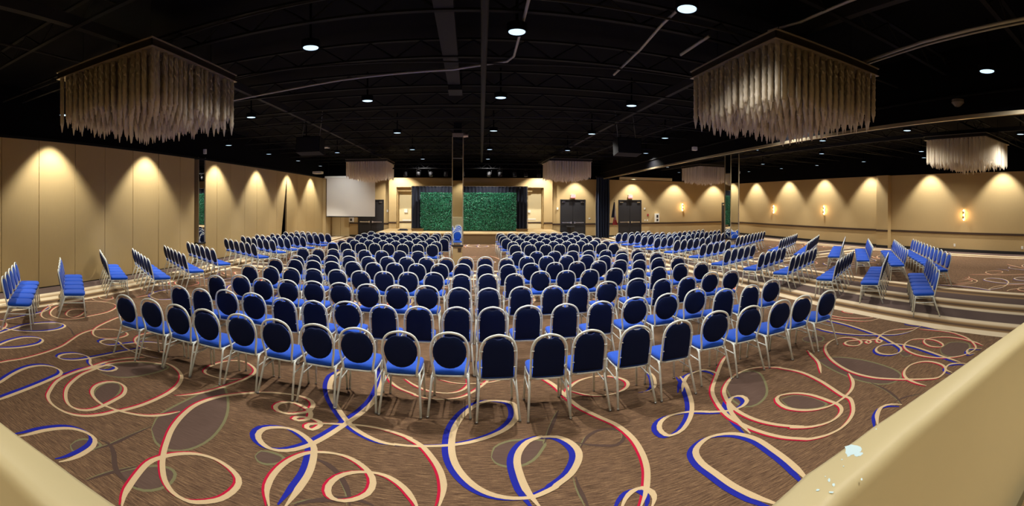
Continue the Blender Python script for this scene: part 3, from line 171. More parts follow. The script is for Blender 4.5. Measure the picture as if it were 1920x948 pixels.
# carpet: brown streaked field, with cream and taupe bands in two side aisles and one cross aisle
def carpet():
    m = bpy.data.materials.new('patterned_carpet'); m.use_nodes = True
    nt = m.node_tree; N = nt.nodes; L = nt.links; b = N['Principled BSDF']
    b.inputs['Roughness'].default_value = 0.97; b.inputs['Specular IOR Level'].default_value = 0.1
    g = N.new('ShaderNodeNewGeometry'); sx = N.new('ShaderNodeSeparateXYZ'); L.new(g.outputs['Position'], sx.inputs[0])
    def noise(sc, st, det=5):
        mp = N.new('ShaderNodeMapping'); mp.inputs['Scale'].default_value = st; n = N.new('ShaderNodeTexNoise')
        n.inputs['Scale'].default_value = sc; n.inputs['Detail'].default_value = det; n.inputs['Roughness'].default_value = 0.7
        L.new(g.outputs['Position'], mp.inputs[0]); L.new(mp.outputs[0], n.inputs['Vector']); return n.outputs['Fac']
    def ramp(src, stops, interp='LINEAR'):
        r = N.new('ShaderNodeValToRGB'); r.color_ramp.interpolation = interp
        el = r.color_ramp.elements
        while len(el) > 1: el.remove(el[0])
        el[0].position, el[0].color = stops[0]
        for p, c in stops[1:]:
            e = el.new(p); e.color = c
        L.new(src, r.inputs[0]); return r.outputs[0]
    def math_(op, a, c):
        n = N.new('ShaderNodeMath'); n.operation = op
        for i, v in enumerate((a, c)):
            if isinstance(v, (int, float)): n.inputs[i].default_value = v
            else: L.new(v, n.inputs[i])
        return n.outputs[0]
    def mix(f, a, c):
        n = N.new('ShaderNodeMix'); n.data_type = 'RGBA'
        if isinstance(f, float): n.inputs[0].default_value = f
        else: L.new(f, n.inputs[0])
        for i, v in ((6, a), (7, c)):
            if isinstance(v, tuple): n.inputs[i].default_value = v
            else: L.new(v, n.inputs[i])
        return n.outputs[2]
    field = ramp(noise(30, (.22, 3.4, 1)), [(.34, srgb(60, 44, 32)), (.5, srgb(110, 84, 62)), (.66, srgb(156, 124, 90))])
    field = mix(math_('MULTIPLY', noise(1.3, (1, 1, 1), 2), 0.35), field, srgb(120, 96, 80))
    CR, TN, DK, TP, BR = srgb(228, 208, 174), srgb(160, 128, 88), srgb(80, 61, 50), srgb(100, 83, 76), srgb(112, 86, 64)
    def bands(lo, hi, lst):      # lst of (x, colour) in metres along the ramp lo..hi
        return [((x-lo)/(hi-lo), c) for x, c in lst]
    # side aisles, measured from 7 m out of the middle
    side = [(7.10, CR), (7.34, CR), (7.38, TN), (7.52, DK), (7.68, TN), (7.80, CR), (7.95, CR), (7.98, TP), (8.62, TP), (8.66, CR), (8.82, CR), (8.86, TN),
            (9.02, DK), (9.2, TN), (9.4, CR), (9.5, CR), (9.54, TP), (10.1, TP), (10.14, TN), (10.4, DK), (10.55, TN), (10.6, CR), (10.8, CR)]
    t = math_('DIVIDE', math_('SUBTRACT', sx.outputs['X'], 7.0), 4.0)
    sc = ramp(t, bands(7.0, 11.0, side))
    inR = math_('MULTIPLY', math_('GREATER_THAN', sx.outputs['X'], 7.10), math_('LESS_THAN', sx.outputs['X'], 10.8))
    left = [(7.9, CR), (8.02, CR), (8.06, TN), (8.2, DK), (8.35, TN), (8.42, CR), (8.62, CR), (8.66, TN), (8.9, CR), (9.0, CR), (9.03, TP), (9.7, TP)]
    tl = math_('DIVIDE', math_('SUBTRACT', math_('MULTIPLY', sx.outputs['X'], -1.0), 7.8), 2.0)
    scl = ramp(tl, bands(7.8, 9.8, left))
    inL = math_('LESS_THAN', sx.outputs['X'], -7.9)
    cross = [(13.0, CR), (13.2, CR), (13.24, TP), (13.5, TN), (13.75, CR), (13.95, CR), (14.0, TP), (14.5, TP), (14.54, CR), (14.7, CR)]
    tc = math_('DIVIDE', math_('SUBTRACT', sx.outputs['Y'], 12.8), 2.0)
    scc = ramp(tc, bands(12.8, 14.8, cross))
    inC = math_('MULTIPLY', math_('GREATER_THAN', sx.outputs['Y'], 13.0), math_('LESS_THAN', sx.outputs['Y'], 14.7))
    outr = math_('GREATER_THAN', sx.outputs['X'], 17.6)
    fl = mix(inC, field, scc)
    fl = mix(inR, fl, sc); fl = mix(inL, fl, scl)
    tt = math_('DIVIDE', math_('SUBTRACT', sx.outputs['X'], 17.5), 1.6)
    wallb = ramp(tt, bands(17.5, 19.1, [(17.6, CR), (17.75, CR), (17.8, TP), (18.1, TN), (18.2, CR), (18.35, CR), (18.4, TP), (19.1, TP)]))
    fl = mix(outr, fl, wallb)
    grain = ramp(noise(120, (.5, 1.5, 1), 3), [(.3, (.72, .72, .72, 1)), (.7, (1.15, 1.15, 1.15, 1))])
    n = N.new('ShaderNodeMix'); n.data_type = 'RGBA'; n.blend_type = 'MULTIPLY'; n.inputs[0].default_value = 1.0
    L.new(fl, n.inputs[6]); L.new(grain, n.inputs[7]); L.new(n.outputs[2], b.inputs['Base Color'])
    return m
M['carpet'] = carpet()

def tag(o, label=None, cat=None, group=None, kind=None):
    if label: o['label'] = label
    if cat: o['category'] = cat
    if group: o['group'] = group
    if kind: o['kind'] = kind
    return o
def mesh_obj(name, verts, faces, mats, parent=None, mi=None, smooth=False):
    me = bpy.data.meshes.new(name)
    me.from_pydata(verts, [], faces)
    for mm in (mats if isinstance(mats, (list, tuple)) else [mats]): me.materials.append(mm)
    if mi:
        for p, k in zip(me.polygons, mi): p.material_index = k
    if smooth: me.polygons.foreach_set('use_smooth', [True]*len(me.polygons))
    me.update()
    o = bpy.data.objects.new(name, me); COL.objects.link(o)
    if parent: o.parent = parent
    return o
class MB:
    def __init__(s): s.v = []; s.f = []; s.m = []
    def add(s, v, f, k=0):
        n = len(s.v); s.v += [tuple(p) for p in v]; s.f += [tuple(i+n for i in q) for q in f]; s.m += [k]*len(f)
    def box(s, x0, x1, y0, y1, z0, z1, k=0, bev=0.0):
        if bev:
            bm = bmesh.new(); bmesh.ops.create_cube(bm, size=1)
            for v in bm.verts: v.co = Vector(((x0+x1)/2+v.co.x*(x1-x0), (y0+y1)/2+v.co.y*(y1-y0), (z0+z1)/2+v.co.z*(z1-z0)))
            bmesh.ops.bevel(bm, geom=bm.edges[:], offset=bev, segments=2, profile=0.7, affect='EDGES')
            bm.verts.index_update()
            s.add([v.co.copy() for v in bm.verts], [[v.index for v in f.verts] for f in bm.faces], k); bm.free(); return
        s.add([(x0, y0, z0), (x1, y0, z0), (x1, y1, z0), (x0, y1, z0), (x0, y0, z1), (x1, y0, z1), (x1, y1, z1), (x0, y1, z1)],
              [(0, 3, 2, 1), (4, 5, 6, 7), (0, 1, 5, 4), (1, 2, 6, 5), (2, 3, 7, 6), (3, 0, 4, 7)], k)
    def tube(s, pts, r, n=6, k=0, closed=False, cap=True):
        P = [Vector(p) for p in pts]; m = len(P); rings = []; up = None
        for i, p in enumerate(P):
            a = P[i-1] if (i > 0 or closed) else P[i]; b = P[(i+1) % m] if (i < m-1 or closed) else P[i]
            t = (b-a)
            t = t.normalized() if t.length > 1e-9 else Vector((0, 0, 1))
            if up is None:
                up = Vector((0, 0, 1)) if abs(t.z) < 0.9 else Vector((0, 1, 0))
            x = up - t*up.dot(t)
            if x.length < 1e-6: x = t.orthogonal()
            x.normalize(); up = x; y = t.cross(x)
            rr = r[i] if isinstance(r, (list, tuple)) else r
            rings.append([p + (x*math.cos(2*PI*j/n) + y*math.sin(2*PI*j/n))*rr for j in range(n)])
        v = [q for R in rings for q in R]; f = []
        for i in range(m if closed else m-1):
            a = i*n; b = ((i+1) % m)*n
            for j in range(n): f.append((a+j, a+(j+1) % n, b+(j+1) % n, b+j))
        if cap and not closed:
            f.append(tuple(range(n-1, -1, -1))); f.append(tuple((m-1)*n+j for j in range(n)))
        s.add(v, f, k)
    def cyl(s, c, r, h, n=16, k=0, r2=None):
        x, y, z = c; s.tube([(x, y, z), (x, y, z+h)], [r, r if r2 is None else r2], n, k)
    def build(s, name, mats, parent=None, smooth=False): return mesh_obj(name, s.v, s.f, mats, parent, s.m, smooth)
def empty(name, loc=(0, 0, 0), rz=0.0):
    o = bpy.data.objects.new(name, None); o.location = loc; o.rotation_euler = (0, 0, rz); o.empty_display_size = 0.1
    COL.objects.link(o); return o
def box_obj(name, dims, m, parent=None, bev=0.0):
    b = MB(); b.box(*dims, bev=bev); return b.build(name, m, parent)
def st_box(name, dims, m, parent=None):
    o = box_obj(name, dims, m, parent)
    if parent is None: o['kind'] = 'structure'
    return o

# ------------------------------------------------------------------ room shell
LX, RX, BY, FY, WT = -9.61, 19.1, 28.3, -3.0, 3.93
floor = st_box('floor', (-12, 22, FY, BY+1.5, -0.1, 0), M['carpet'])
ceiling = st_box('ceiling', (-14, 23, FY-1, BY+2, 5.25, 5.4), M['black'])
# left wall: operable partition made of panels, gap at the mirrored column, leaning panel near the far end
wl = st_box('wall_left', (LX-0.45, LX-0.35, FY, BY+0.3, 0, WT), M['black'])
edges = [(-3.0, -1.8), (-1.8, -.6), (-.6, .6), (.6, 1.8), (1.8, 3.0), (3.0, 4.1), (4.1, 5.13), (5.13, 6.25), (6.25, 7.46), (7.46, 8.58), (8.58, 9.76), (9.76, 10.98), (10.98, 12.17), (12.17, 13.02),
         (13.74, 14.55), (14.55, 15.58), (15.58, 16.8), (16.8, 17.95), (17.95, 19.13), (19.13, 20.1)]
for a, c in edges:
    box_obj('panel', (LX-0.09, LX, a+(.03 if a == 10.98 else .008), c-0.008, 0.03, WT-0.02), M['panel'], wl)
mesh_obj('panel', [(LX, 20.11, 0.03), (LX, 20.55, 0.03), (LX, 21.33, 3.55), (LX, 21.33, 3.91), (LX, 20.11, 3.91), (LX-.09, 20.11, 0.03), (LX-.09, 20.55, 0.03), (LX-.09, 21.33, 3.55), (LX-.09, 21.33, 3.91), (LX-.09, 20.11, 3.91)],
         [(0, 1, 2, 3, 4), (9, 8, 7, 6, 5), (0, 5, 6, 1), (1, 6, 7, 2), (2, 7, 8, 3), (3, 8, 9, 4), (4, 9, 5, 0)], M['panel'], wl)
for a, c in ((21.34, 22.8), (22.8, 24.2), (24.2, 25.6), (25.6, 27.2)):
    box_obj('panel', (LX-0.09, LX, a+0.006, c-0.006, 0.03, WT-0.02), M['panel'], wl)
st_box('trim_1', (LX-0.12, LX+0.03, FY, 27.3, WT-0.02, WT+0.05), M['steel'])
st_box('baseboard_left', (LX-0.10, LX-0.005, FY, 27.2, 0.0, 0.03), M['base'])
st_box('wall_left_header', (LX-0.5, LX-0.02, FY, BY, WT+0.05, 5.25), M['black'])
# right wall
wr = st_box('wall_right', (RX, RX+0.2, FY, BY+0.3, 0, 3.84), M['wall'])
st_box('wall_right_pilaster', (RX-0.32, RX, 13.05, 13.8, 0, 3.84), M['wall'])
st_box('wall_right_header', (RX-0.02, RX+0.3, FY, BY, 3.84, 5.25), M['black'])
for n, (a, c, d) in enumerate(((FY, 13.05, 0), (13.05, 13.8, .32), (13.8, BY, 0))):
    st_box('trim_2', (RX-0.035-d, RX+0.0-d, a, c, 0.86, 0.96), M['trim'])
    st_box('baseboard_right', (RX-0.02-d, RX-d, a, c, 0.0, 0.14), M['base'])
# back wall, with recessed stage alcove
def bw(x0, x1, z0=0, z1=WT, y=BY): return st_box('wall_back', (x0, x1, y, y+0.2, z0, z1), M['wall'])
bw(-12, -7.46); bw(-7.46, -5.7, 2.5, WT); bw(-5.7, -5.3)
bw(5.38, 5.97); bw(5.97, 7.71, 2.56, WT); bw(7.71, 10.08); bw(10.08, 11.8, 2.56, WT); bw(11.8, 18.55); bw(18.55, RX, 0, WT, BY+.0)
st_box('wall_back_header', (-12, RX, BY-0.02, BY+0.3, WT, 5.25), M['black'])
st_box('wall_alcove_pier', (-5.3, -4.79, BY-0.35, BY+0.2, 0.6, WT), M['wall'])
st_box('wall_alcove_pier', (4.8, 5.38, BY-0.35, BY+0.2, 0.6, WT), M['wall'])
st_box('wall_alcove_lintel', (-4.79, 4.8, BY-0.35, BY+0.2, 3.32, WT), M['wall'])
st_box('wall_alcove_lintel', (-2.65, 2.6, BY-0.55, BY-0.35, 3.45, 3.87), M['wall'])
st_box('wall_alcove', (-4.79, 4.8, BY+0.6, BY+0.8, 0.6, 3.4), M['wall_pale'])
st_box('wall_alcove_side', (-4.8, -4.75, BY, BY+0.6, .6, 3.4), M['wall'])
st_box('wall_alcove_side', (4.78, 4.83, BY, BY+0.6, .6, 3.4), M['wall'])
for x0, x1 in ((-4.75, -3.5), (3.5, 4.1)): st_box('wall_alcove_soffit', (x0, x1, BY+0.1, BY+0.6, 3.05, 3.35), M['wall'])
def rail(x0, x1, y=BY):
    st_box('trim_3', (x0, x1, y-0.035, y, 0.86, 0.96), M['trim']); st_box('baseboard_back', (x0, x1, y-0.02, y, 0, 0.12), M['base'])
for a in ((-8.05, -7.46), (-5.7, -5.3), (5.38, 5.97), (7.71, 10.08), (11.8, 18.5)): rail(*a)
st_box('trim_3', (-5.3, -4.79, BY-0.385, BY-0.35, 0.95, 1.05), M['trim']); st_box('trim_3', (4.8, 5.38, BY-0.385, BY-0.35, 0.95, 1.05), M['trim'])
st_box('trim_3', (-4.75, 4.78, BY+0.57, BY+0.6, 0.95, 1.04), M['trim'])
st_box('wall_corner_return', (LX-.1, LX+.2, 27.2, BY, 0, WT), M['wall'])
st_box('wall_front', (-14, 23, FY-0.2, FY, 0, 4.1), M['wall'])
st_box('wall_front_header', (-14, 23, FY-0.2, FY, 4.1, 5.25), M['black'])
# raised gallery behind the parapet, and the parapet itself (rounded cap)
st_box('floor_gallery', (-9.5, 19, FY, 0.85, 0, 0.3), M['stage_face'])
far = [(-6.0, 0.80), (-1.77, 0.94), (-1.38, 0.98), (-1.02, 1.0), (0.0, 1.06), (0.9, 1.12), (1.14, 1.17), (1.6, 1.19), (2.08, 1.175), (2.83, 1.14), (3.61, 1.09), (8.0, 0.86)]
prof = [(0, -1.3), (0, -0.045), (0.008, -0.015), (0.035, 0.0), (0.150, 0.0), (0.175, -0.006), (0.192, -0.020), (0.2, -0.05), (0.2, -1.3)]
v = []; f = []
for x, y in far:
    for d, z in prof: v.append((x, y-d, 1.3+z if z > -1 else 0.0))
n = len(prof)
for i in range(len(far)-1):
    for j in range(n-1): f.append((i*n+j, i*n+j+1, (i+1)*n+j+1, (i+1)*n+j))
par = mesh_obj('wall_parapet', v, f, M['parapet'], None, None, True); par['kind'] = 'structure'
par.data.polygons.foreach_set('use_smooth', [True]*len(par.data.polygons))

# chipped paint flecks on the parapet cap (small thin flakes)
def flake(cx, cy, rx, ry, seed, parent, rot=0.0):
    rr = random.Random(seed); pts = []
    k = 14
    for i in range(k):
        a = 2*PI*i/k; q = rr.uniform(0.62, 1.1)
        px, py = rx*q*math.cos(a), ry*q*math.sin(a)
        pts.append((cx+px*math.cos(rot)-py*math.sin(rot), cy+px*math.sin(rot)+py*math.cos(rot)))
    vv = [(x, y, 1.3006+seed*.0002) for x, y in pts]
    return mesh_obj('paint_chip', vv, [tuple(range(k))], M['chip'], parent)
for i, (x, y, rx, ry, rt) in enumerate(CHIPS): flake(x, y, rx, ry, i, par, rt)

# ------------------------------------------------------------------ carpet swirls: flat woven pattern, traced as ribbons on the floor
def catmull(P, step=0.05):
    out = []
    P = [Vector((p[0], p[1])) for p in P]
    if len(P) < 3: return P
    Q = [P[0]*2-P[1]]+P+[P[-1]*2-P[-2]]
    for i in range(1, len(Q)-2):
        p0, p1, p2, p3 = Q[i-1], Q[i], Q[i+1], Q[i+2]
        n = max(2, min(24, int((p2-p1).length/step)))
        for j in range(n):
            t = j/n
            out.append(0.5*((2*p1)+(-p0+p2)*t+(2*p0-5*p1+4*p2-p3)*t*t+(-p0+3*p1-3*p2+p3)*t**3))
    out.append(P[-1]); return out
def ribbon(mb, C, w, z, k, dx=0.0, keep=None, cal=True, off=(0, 0)):
    m = len(C); L = []; R = []
    for i, c in enumerate(C):
        t = C[min(i+1, m-1)]-C[max(i-1, 0)]
        t = t.normalized() if t.length > 1e-9 else Vector((1, 0))
        ww = w*(0.5+0.5*abs(t.y)) if cal else w
        e = min(i, m-1-i)
        if e < 4: ww *= 0.25+0.75*e/4
        nn = Vector((-t.y, t.x))*ww*0.5
        L.append(c+nn); R.append(c-nn)
    for i in range(m-1):
        cx, cy = C[i].x+off[0], C[i].y+off[1]
        if keep and not keep(cx, cy): continue
        q = [L[i], L[i+1], R[i+1], R[i]]
        za, zb = z+i*1.5e-6, z+(i+1)*1.5e-6
        mb.add([(p.x+dx+off[0], p.y+off[1], zz) for p, zz in zip(q, (za, zb, zb, za))], [(0, 3, 2, 1)], k)
SM = {'B': M['blue'], 'R': M['redyarn']}
def in_hall(x, y): return not (x < -7.9 or x > 7.1)
CC = [(k, w_*1.03, catmull(P)) for k, w_, P in STROKES]
for i, (k, w_, C) in enumerate(CC):
    mb = MB(); z = 0.0030+0.00004*i
    ribbon(mb, C, w_*(1.0 if k == 'B' else .9), z-0.0012, 1, dx=-(0.06 if k == 'B' else 0.028), keep=in_hall)
    ribbon(mb, C, w_, z, 0, keep=in_hall)
    mb.build('carpet_swirl', [M['cream'], SM[k]], floor)
LC = [catmull(list(P)+[P[0]], 0.08) for P in LEAVES]
for i, C in enumerate(LC):
    mb = MB(); mb.add([(c.x, c.y, 0.0008) for c in C[:-1]], [tuple(range(len(C)-1))[::-1]], 0)
    ribbon(mb, C, 0.03, 0.0012, 1, cal=False)
    mb.build('carpet_leaf', [M['taupe'], M['sage']], floor)
dk = mat('dark_taupe_yarn', srgb(84, 66, 58), .95, noise=.1, scale=80, spec=.1)
VC = [(w_, catmull(P)) for w_, P in VINES]
for w_, C in VC:
    mb = MB(); ribbon(mb, C, w_, 0.0014, 0, cal=False); ribbon(mb, C, w_*.4, 0.0011, 1, dx=-w_*.5, cal=False)
    mb.build('carpet_vine', [dk, M['sage']], floor)
# the same pattern repeats over the rest of the floor
def rep(offs, keep):
    mb = MB()
    for off in offs:
        for i, (k, w_, C) in enumerate(CC[1:]):
            C2 = C[::2]
            kk = lambda x, y: keep(x, y)
            ribbon(mb, C2, w_*1.0, 0.0018, 1 if k == 'B' else 2, dx=-0.04 if k == 'B' else -.024, keep=kk, off=off)
            ribbon(mb, C2, w_, 0.0026, 0, keep=kk, off=off)
        for C in LC:
            if keep(C[0].x+off[0], C[0].y+off[1]): mb.add([(c.x+off[0], c.y+off[1], 0.0008) for c in C[:-1]], [tuple(range(len(C)-1))[::-1]], 3)
    o = mb.build('carpet_pattern_repeats', [M['cream'], M['blue'], M['redyarn'], M['taupe']], floor); o['kind'] = 'stuff'
def keep_mid(x, y): return -7.6 < x < 6.9 and 8.2 < y < 24 and not (12.9 < y < 14.8)
def keep_right(x, y): return 10.9 < x < 17.5 and 1.0 < y < 27
rep([(0, 6.6), (0, 13.0), (0, 19.2)], keep_mid)
rep([(12.2, 0), (12.2, 6.6), (12.2, 13.0), (12.2, 19.5)], keep_right)

# ------------------------------------------------------------------ mirrored columns
def column(x0, x1, y0, y1, label, top=4.85, outlet=False):
    e = empty('mirrored_column', ((x0+x1)/2, (y0+y1)/2, 0)); tag(e, label, 'column', kind='structure')
    cx, cy = e.location[0], e.location[1]
    X0, X1, Y0, Y1 = x0-cx, x1-cx, y0-cy, y1-cy
    box_obj('base', (X0+.02, X1-.02, Y0+.02, Y1-.02, 0, 0.7), M['wall'], e)
    box_obj('ledge', (X0-.02, X1+.02, Y0-.02, Y1+.02, 0.7, 0.755), M['base'], e)
    box_obj('mirror', (X0+.01, X1-.01, Y0+.01, Y1-.01, 0.755, top), M['mirror'], e)
    for a in (X0, X1):
        for c in (Y0, Y1): box_obj('corner_trim', (a-.014, a+.014, c-.014, c+.014, 0.755, top), M['edge'], e)
    if outlet: box_obj('outlet_plate', ((X0+X1)/2+.02, (X0+X1)/2+.14, Y0+.005, Y0+.02, 0.5, 0.64), M['trim'], e)
    return e
ca = column(-0.655, -0.265, 15.9, 16.3, 'square column clad in mirror standing in the middle aisle', 4.72, True)
mb = MB(); mb.box(-.2, .2, -.2, .2, 4.72, 4.86); mb.tube([(.2, -.1, 4.79), (.38, -.1, 4.79)], [.09, .06], 10)
mb.build('capital', mat('foil_wrap', (0.5, 0.42, 0.36, 1), .3, .7, noise=.4, scale=30, bump=.6), ca)
box_obj('core', (-.15, .15, -.15, .15, 4.86, 5.25), M['steel'], ca)
cb = column(-10.1, -9.62, 13.3, 13.74, 'mirrored column set in the gap of the tan folding wall', 4.0)
box_obj('front_panel', (-.23, .235, -.235, -.222, .76, 3.95), M['wall'], cb)
cc = column(10.95, 11.42, 16.0, 16.45, 'mirrored column standing among the chairs beyond the striped carpet band', 4.85, True)
cc.rotation_euler = (0, 0, math.radians(3.2))

# ------------------------------------------------------------------ stage
sg = empty('stage', (0, 24.2, 0)); tag(sg, 'low tan carpeted stage platform in front of the green hedge walls', 'stage')
box_obj('deck', (-5.33, 5.28, 0, 4.7, 0.54, 0.6), M['stage'], sg)
box_obj('skirt', (-5.3, 5.25, 0.03, 4.68, 0.0, 0.54), M['stage_face'], sg)
mb = MB(); mb.box(-.33, .33, -.25, .25, 0, .16); mb.box(-.36, .36, -.28, .28, .13, .16)
for x, lab in ((-3.15, 'low tan step block on the stage by the folding wall end of the hedge'), (3.12, 'low tan step block on the stage by the curtain end of the hedge')):
    o = mb.build('step_block', M['stage_face']); o.location = (x, 26.0, .6); tag(o, lab, 'step', 'step blocks on the stage')
# black pipe-and-drape backdrop
bd = empty('backdrop_drape', (0, 26.6, 0.6)); tag(bd, 'black drape on a pipe frame behind the green hedge walls', 'drape')
def drape(x0, x1, z0, z1, amp=.05, per=.22, y=0.0):
    mb = MB(); n = int((x1-x0)/.04); v = []
    for i in range(n+1):
        x = x0+(x1-x0)*i/n; d = amp*math.sin(2*PI*x/per)+amp*.4*math.sin(2*PI*x/(per*2.7))
        v += [(x, y+d, z0), (x, y+d, z1)]
    mb.add(v, [(2*i, 2*i+2, 2*i+3, 2*i+1) for i in range(n)]); return mb
drape(-3.58, 3.52, 0.01, 2.7).build('cloth', M['drape'], bd, True)
mb = MB(); mb.tube([(-3.6, 0, 2.72), (3.55, 0, 2.72)], .025)
mb.build('pipe', M['chrome'], bd)
mb = MB(); mb.tube([(-3.6, 0, 0), (-3.6, 0, 2.72)], .025); mb.build('upright', M['chrome'], bd)
mb = MB(); mb.tube([(3.55, 0, 0), (3.55, 0, 2.72)], .025); mb.build('upright', M['chrome'], bd)
# artificial hedge walls
def hedge(x0, x1, label):
    e = empty('hedge_wall', ((x0+x1)/2, 26.15, .6)); tag(e, label, 'hedge'); h = (x1-x0)/2
    box_obj('backing', (-h, h, 0, .1, 0, 2.33), M['leafbed'], e)
    mb = MB(); r = random.Random(int(x0*10)+50)
    for i in range(int((x1-x0)*2.33*950)):
        x = r.uniform(-h, h); z = r.uniform(.07, 2.33); s = r.uniform(.02, .045); a = r.uniform(0, 2*PI); t = r.uniform(-.9, .9); d = r.uniform(.01, .06)
        ux = Vector((math.cos(a), 0, math.sin(a)))*s; uy = Vector((-math.sin(a)*math.cos(t), -abs(math.sin(t)), math.cos(a)*math.cos(t)))*s*.6
        c = Vector((x, -d, z))
        mb.add([c-ux, c+uy, c+ux, c-uy], [(0, 1, 2, 3)], 0 if r.random() < .72 else 1)
    o = mb.build('leaves', [M['leaf'], M['leaf2']], e); o['kind'] = 'stuff'
hedge(-3.0, -0.02, 'square wall of artificial green leaves on the folding wall half of the stage')
hedge(0.0, 2.8, 'square wall of artificial green leaves on the curtain half of the stage')
# folded black fabric on the stage
mb = MB(); mb.box(-.3, .3, -.2, .2, 0, .05, bev=.02); mb.box(-.2, .25, -.15, .15, .05, .1, bev=.02)
o = mb.build('folded_cloth', M['drape']); o.location = (-4.1, 26.3, .6); tag(o, 'small heap of folded black cloth lying on the stage', 'cloth')

# ------------------------------------------------------------------ doors in the back wall
def dbl_door(num, x0, x1, zt):
    w_ = x1-x0; e = empty('door_%d' % num, ((x0+x1)/2, BY, 0)); e['kind'] = 'structure'
    h = w_/2
    mb = MB(); mb.box(-h, -h+.05, -.02, .12, 0, zt); mb.box(h-.05, h, -.02, .12, 0, zt); mb.box(-h, h, -.02, .12, zt-.05, zt); mb.build('frame', M['door'], e)
    for s in (-1, 1):
        a, c = (-h+.05, -.008) if s < 0 else (.008, h-.05)
        lf = box_obj('leaf', (a, c, .03, .08, .01, zt-.055), M['door'], e)
        mb = MB(); mb.box(a+.06, c-.06, -.03, -.005, .98, 1.04); mb.box((a+.06) if s > 0 else (c-.16), (a+.16) if s > 0 else (c-.06), -.035, .03, .95, 1.07)
        mb.build('push_bar', M['chrome'], lf)
        mb = MB(); cx = c-.28 if s > 0 else a+.06; mb.box(cx, cx+.22, -.03, .03, zt-.2, zt-.14); mb.build('door_closer', M['chrome'], lf)
    return e
dbl_door(1, -7.46, -5.7, 2.5)
dbl_door(2, 5.97, 7.71, 2.56)
dbl_door(3, 10.08, 11.8, 2.56)
d4 = empty('door_4', (18.6, BY-.02, 0)); d4['kind'] = 'structure'
box_obj('leaf', (-.05, .33, -.03, .02, 0, 2.4), M['door'], d4); box_obj('door_closer', (.0, .2, -.06, -.03, 2.2, 2.28), M['chrome'], d4)
d5 = empty('door_5', (-8.7, BY-.02, 0)); d5['kind'] = 'structure'
box_obj('leaf', (-.6, -.01, -.03, .02, 0.02, 2.4), M['wall_pale'], d5); box_obj('leaf', (.01, .6, -.03, .02, 0.02, 2.4), M['wall_pale'], d5)

# text made of mesh
def text(name, body, size, m, loc, parent=None, rot=(PI/2, 0, 0)):
    cu = bpy.data.curves.new(name, 'FONT'); cu.body = body; cu.size = size; cu.extrude = .002; cu.align_x = 'CENTER'; cu.align_y = 'CENTER'; cu.resolution_u = 2
    o = bpy.data.objects.new(name, cu); me = bpy.data.meshes.new_from_object(o); bpy.data.objects.remove(o)
    me.materials.clear(); me.materials.append(m)
    o = bpy.data.objects.new(name, me); COL.objects.link(o); o.location = loc; o.rotation_euler = rot
    if parent: o.parent = parent
    return o
for x, lab in ((6.83, 'red lit exit sign above the doors beside the stage'), (10.93, 'red lit exit sign above the doors beside the flag')):
    e = empty('exit_sign', (x, BY-.1, 2.66)); tag(e, lab, 'exit sign')
    box_obj('housing', (-.16, .16, -.03, .1, 0, .24), M['white'], e)
    box_obj('face', (-.15, .15, -.035, -.03, .01, .23), M['exit'], e)
    text('lettering', 'EXIT', .15, M['white'], (0, -.04, .12), e)
# small wall fittings
def fitting(name, dims, m, loc, label, cat, group=None, bev=.01):
    mb = MB(); mb.box(*dims, bev=bev); o = mb.build(name, m); o.location = loc; tag(o, label, cat, group); return o
for x, lab in ((12.98, 'white wall cabinet on the back wall beyond the flag doors'), (-7.92, 'white wall cabinet under the projection screen')):
    e = empty('wall_cabinet', (x, BY, .98)); tag(e, lab, 'cabinet')
    box_obj('body', (-.15, .15, -.16, 0, 0, .62), M['white'], e, .01)
    box_obj('window', (-.07, .07, -.165, -.16, .32, .52), M['door'], e); box_obj('label_plate', (-.07, .07, -.165, -.16, .08, .24), M['door'], e)
fitting('thermostat', (-.05, .05, -.03, 0, -.07, .07), M['white'], (12.05, BY, 1.95), 'small white thermostat high beside the flag doors', 'thermostat')
fitting('light_switch', (-.04, .04, -.012, 0, -.06, .06), M['white'], (12.08, BY, 1.12), 'white wall switch low beside the flag doors, nearer the doors', 'switch')
fitting('light_switch', (-.04, .04, -.012, 0, -.06, .06), M['white'], (12.26, BY, 1.12), 'white wall switch low beside the flag doors, nearer the cabinet', 'switch')
fitting('fire_pull', (-.06, .06, -.04, 0, -.07, .07), M['red'], (12.3, BY, 1.5), 'small red pull station beside the flag doors', 'alarm')
fitting('alarm_strobe', (-.05, .05, -.07, 0, -.08, .08), M['white'], (5.78, BY, 1.95), 'small white strobe between stage and double doors', 'alarm')
fitting('light_switch', (-.06, .06, -.012, 0, -.05, .05), M['white'], (8.0, BY, 1.28), 'white wall switch between double doors and navy curtain', 'switch')
fitting('alarm_strobe', (-.05, .05, -.07, 0, -.08, .08), M['white'], (-5.45, BY, 1.75), 'small white strobe beside the doors near the screen', 'alarm')
fitting('wall_speaker', (-.12, .12, -.08, 0, -.12, .12), M['white'], (-4.3, BY+.6, 1.75), 'round-cornered white wall box in the alcove near the screen', 'speaker')
fitting('wall_speaker', (-.09, .09, -.1, 0, -.09, .09), M['white'], (3.95, BY+.6, 1.75), 'small white wall box in the alcove near the curtain', 'speaker')
fitting('outlet_strip', (-.32, .32, -.02, 0, -.05, .05), M['white'], (4.1, BY+.6, 1.22), 'long white outlet strip in the alcove near the curtain', 'outlet')
fitting('outlet_strip', (-.32, .32, -.02, 0, -.05, .05), M['white'], (-4.2, BY+.6, 1.12), 'long white outlet strip in the alcove near the screen', 'outlet')
fitting('outlet_plate', (-.015, 0, -.05, .05, -.07, .07), M['white'], (RX, 9.3, .32), 'white outlet on the sconce wall behind the outer chairs', 'outlet')
fitting('outlet_plate', (-.015, 0, -.05, .05, -.07, .07), M['white'], (RX, 5.85, .32), 'white outlet on the sconce wall above the empty carpet', 'outlet')
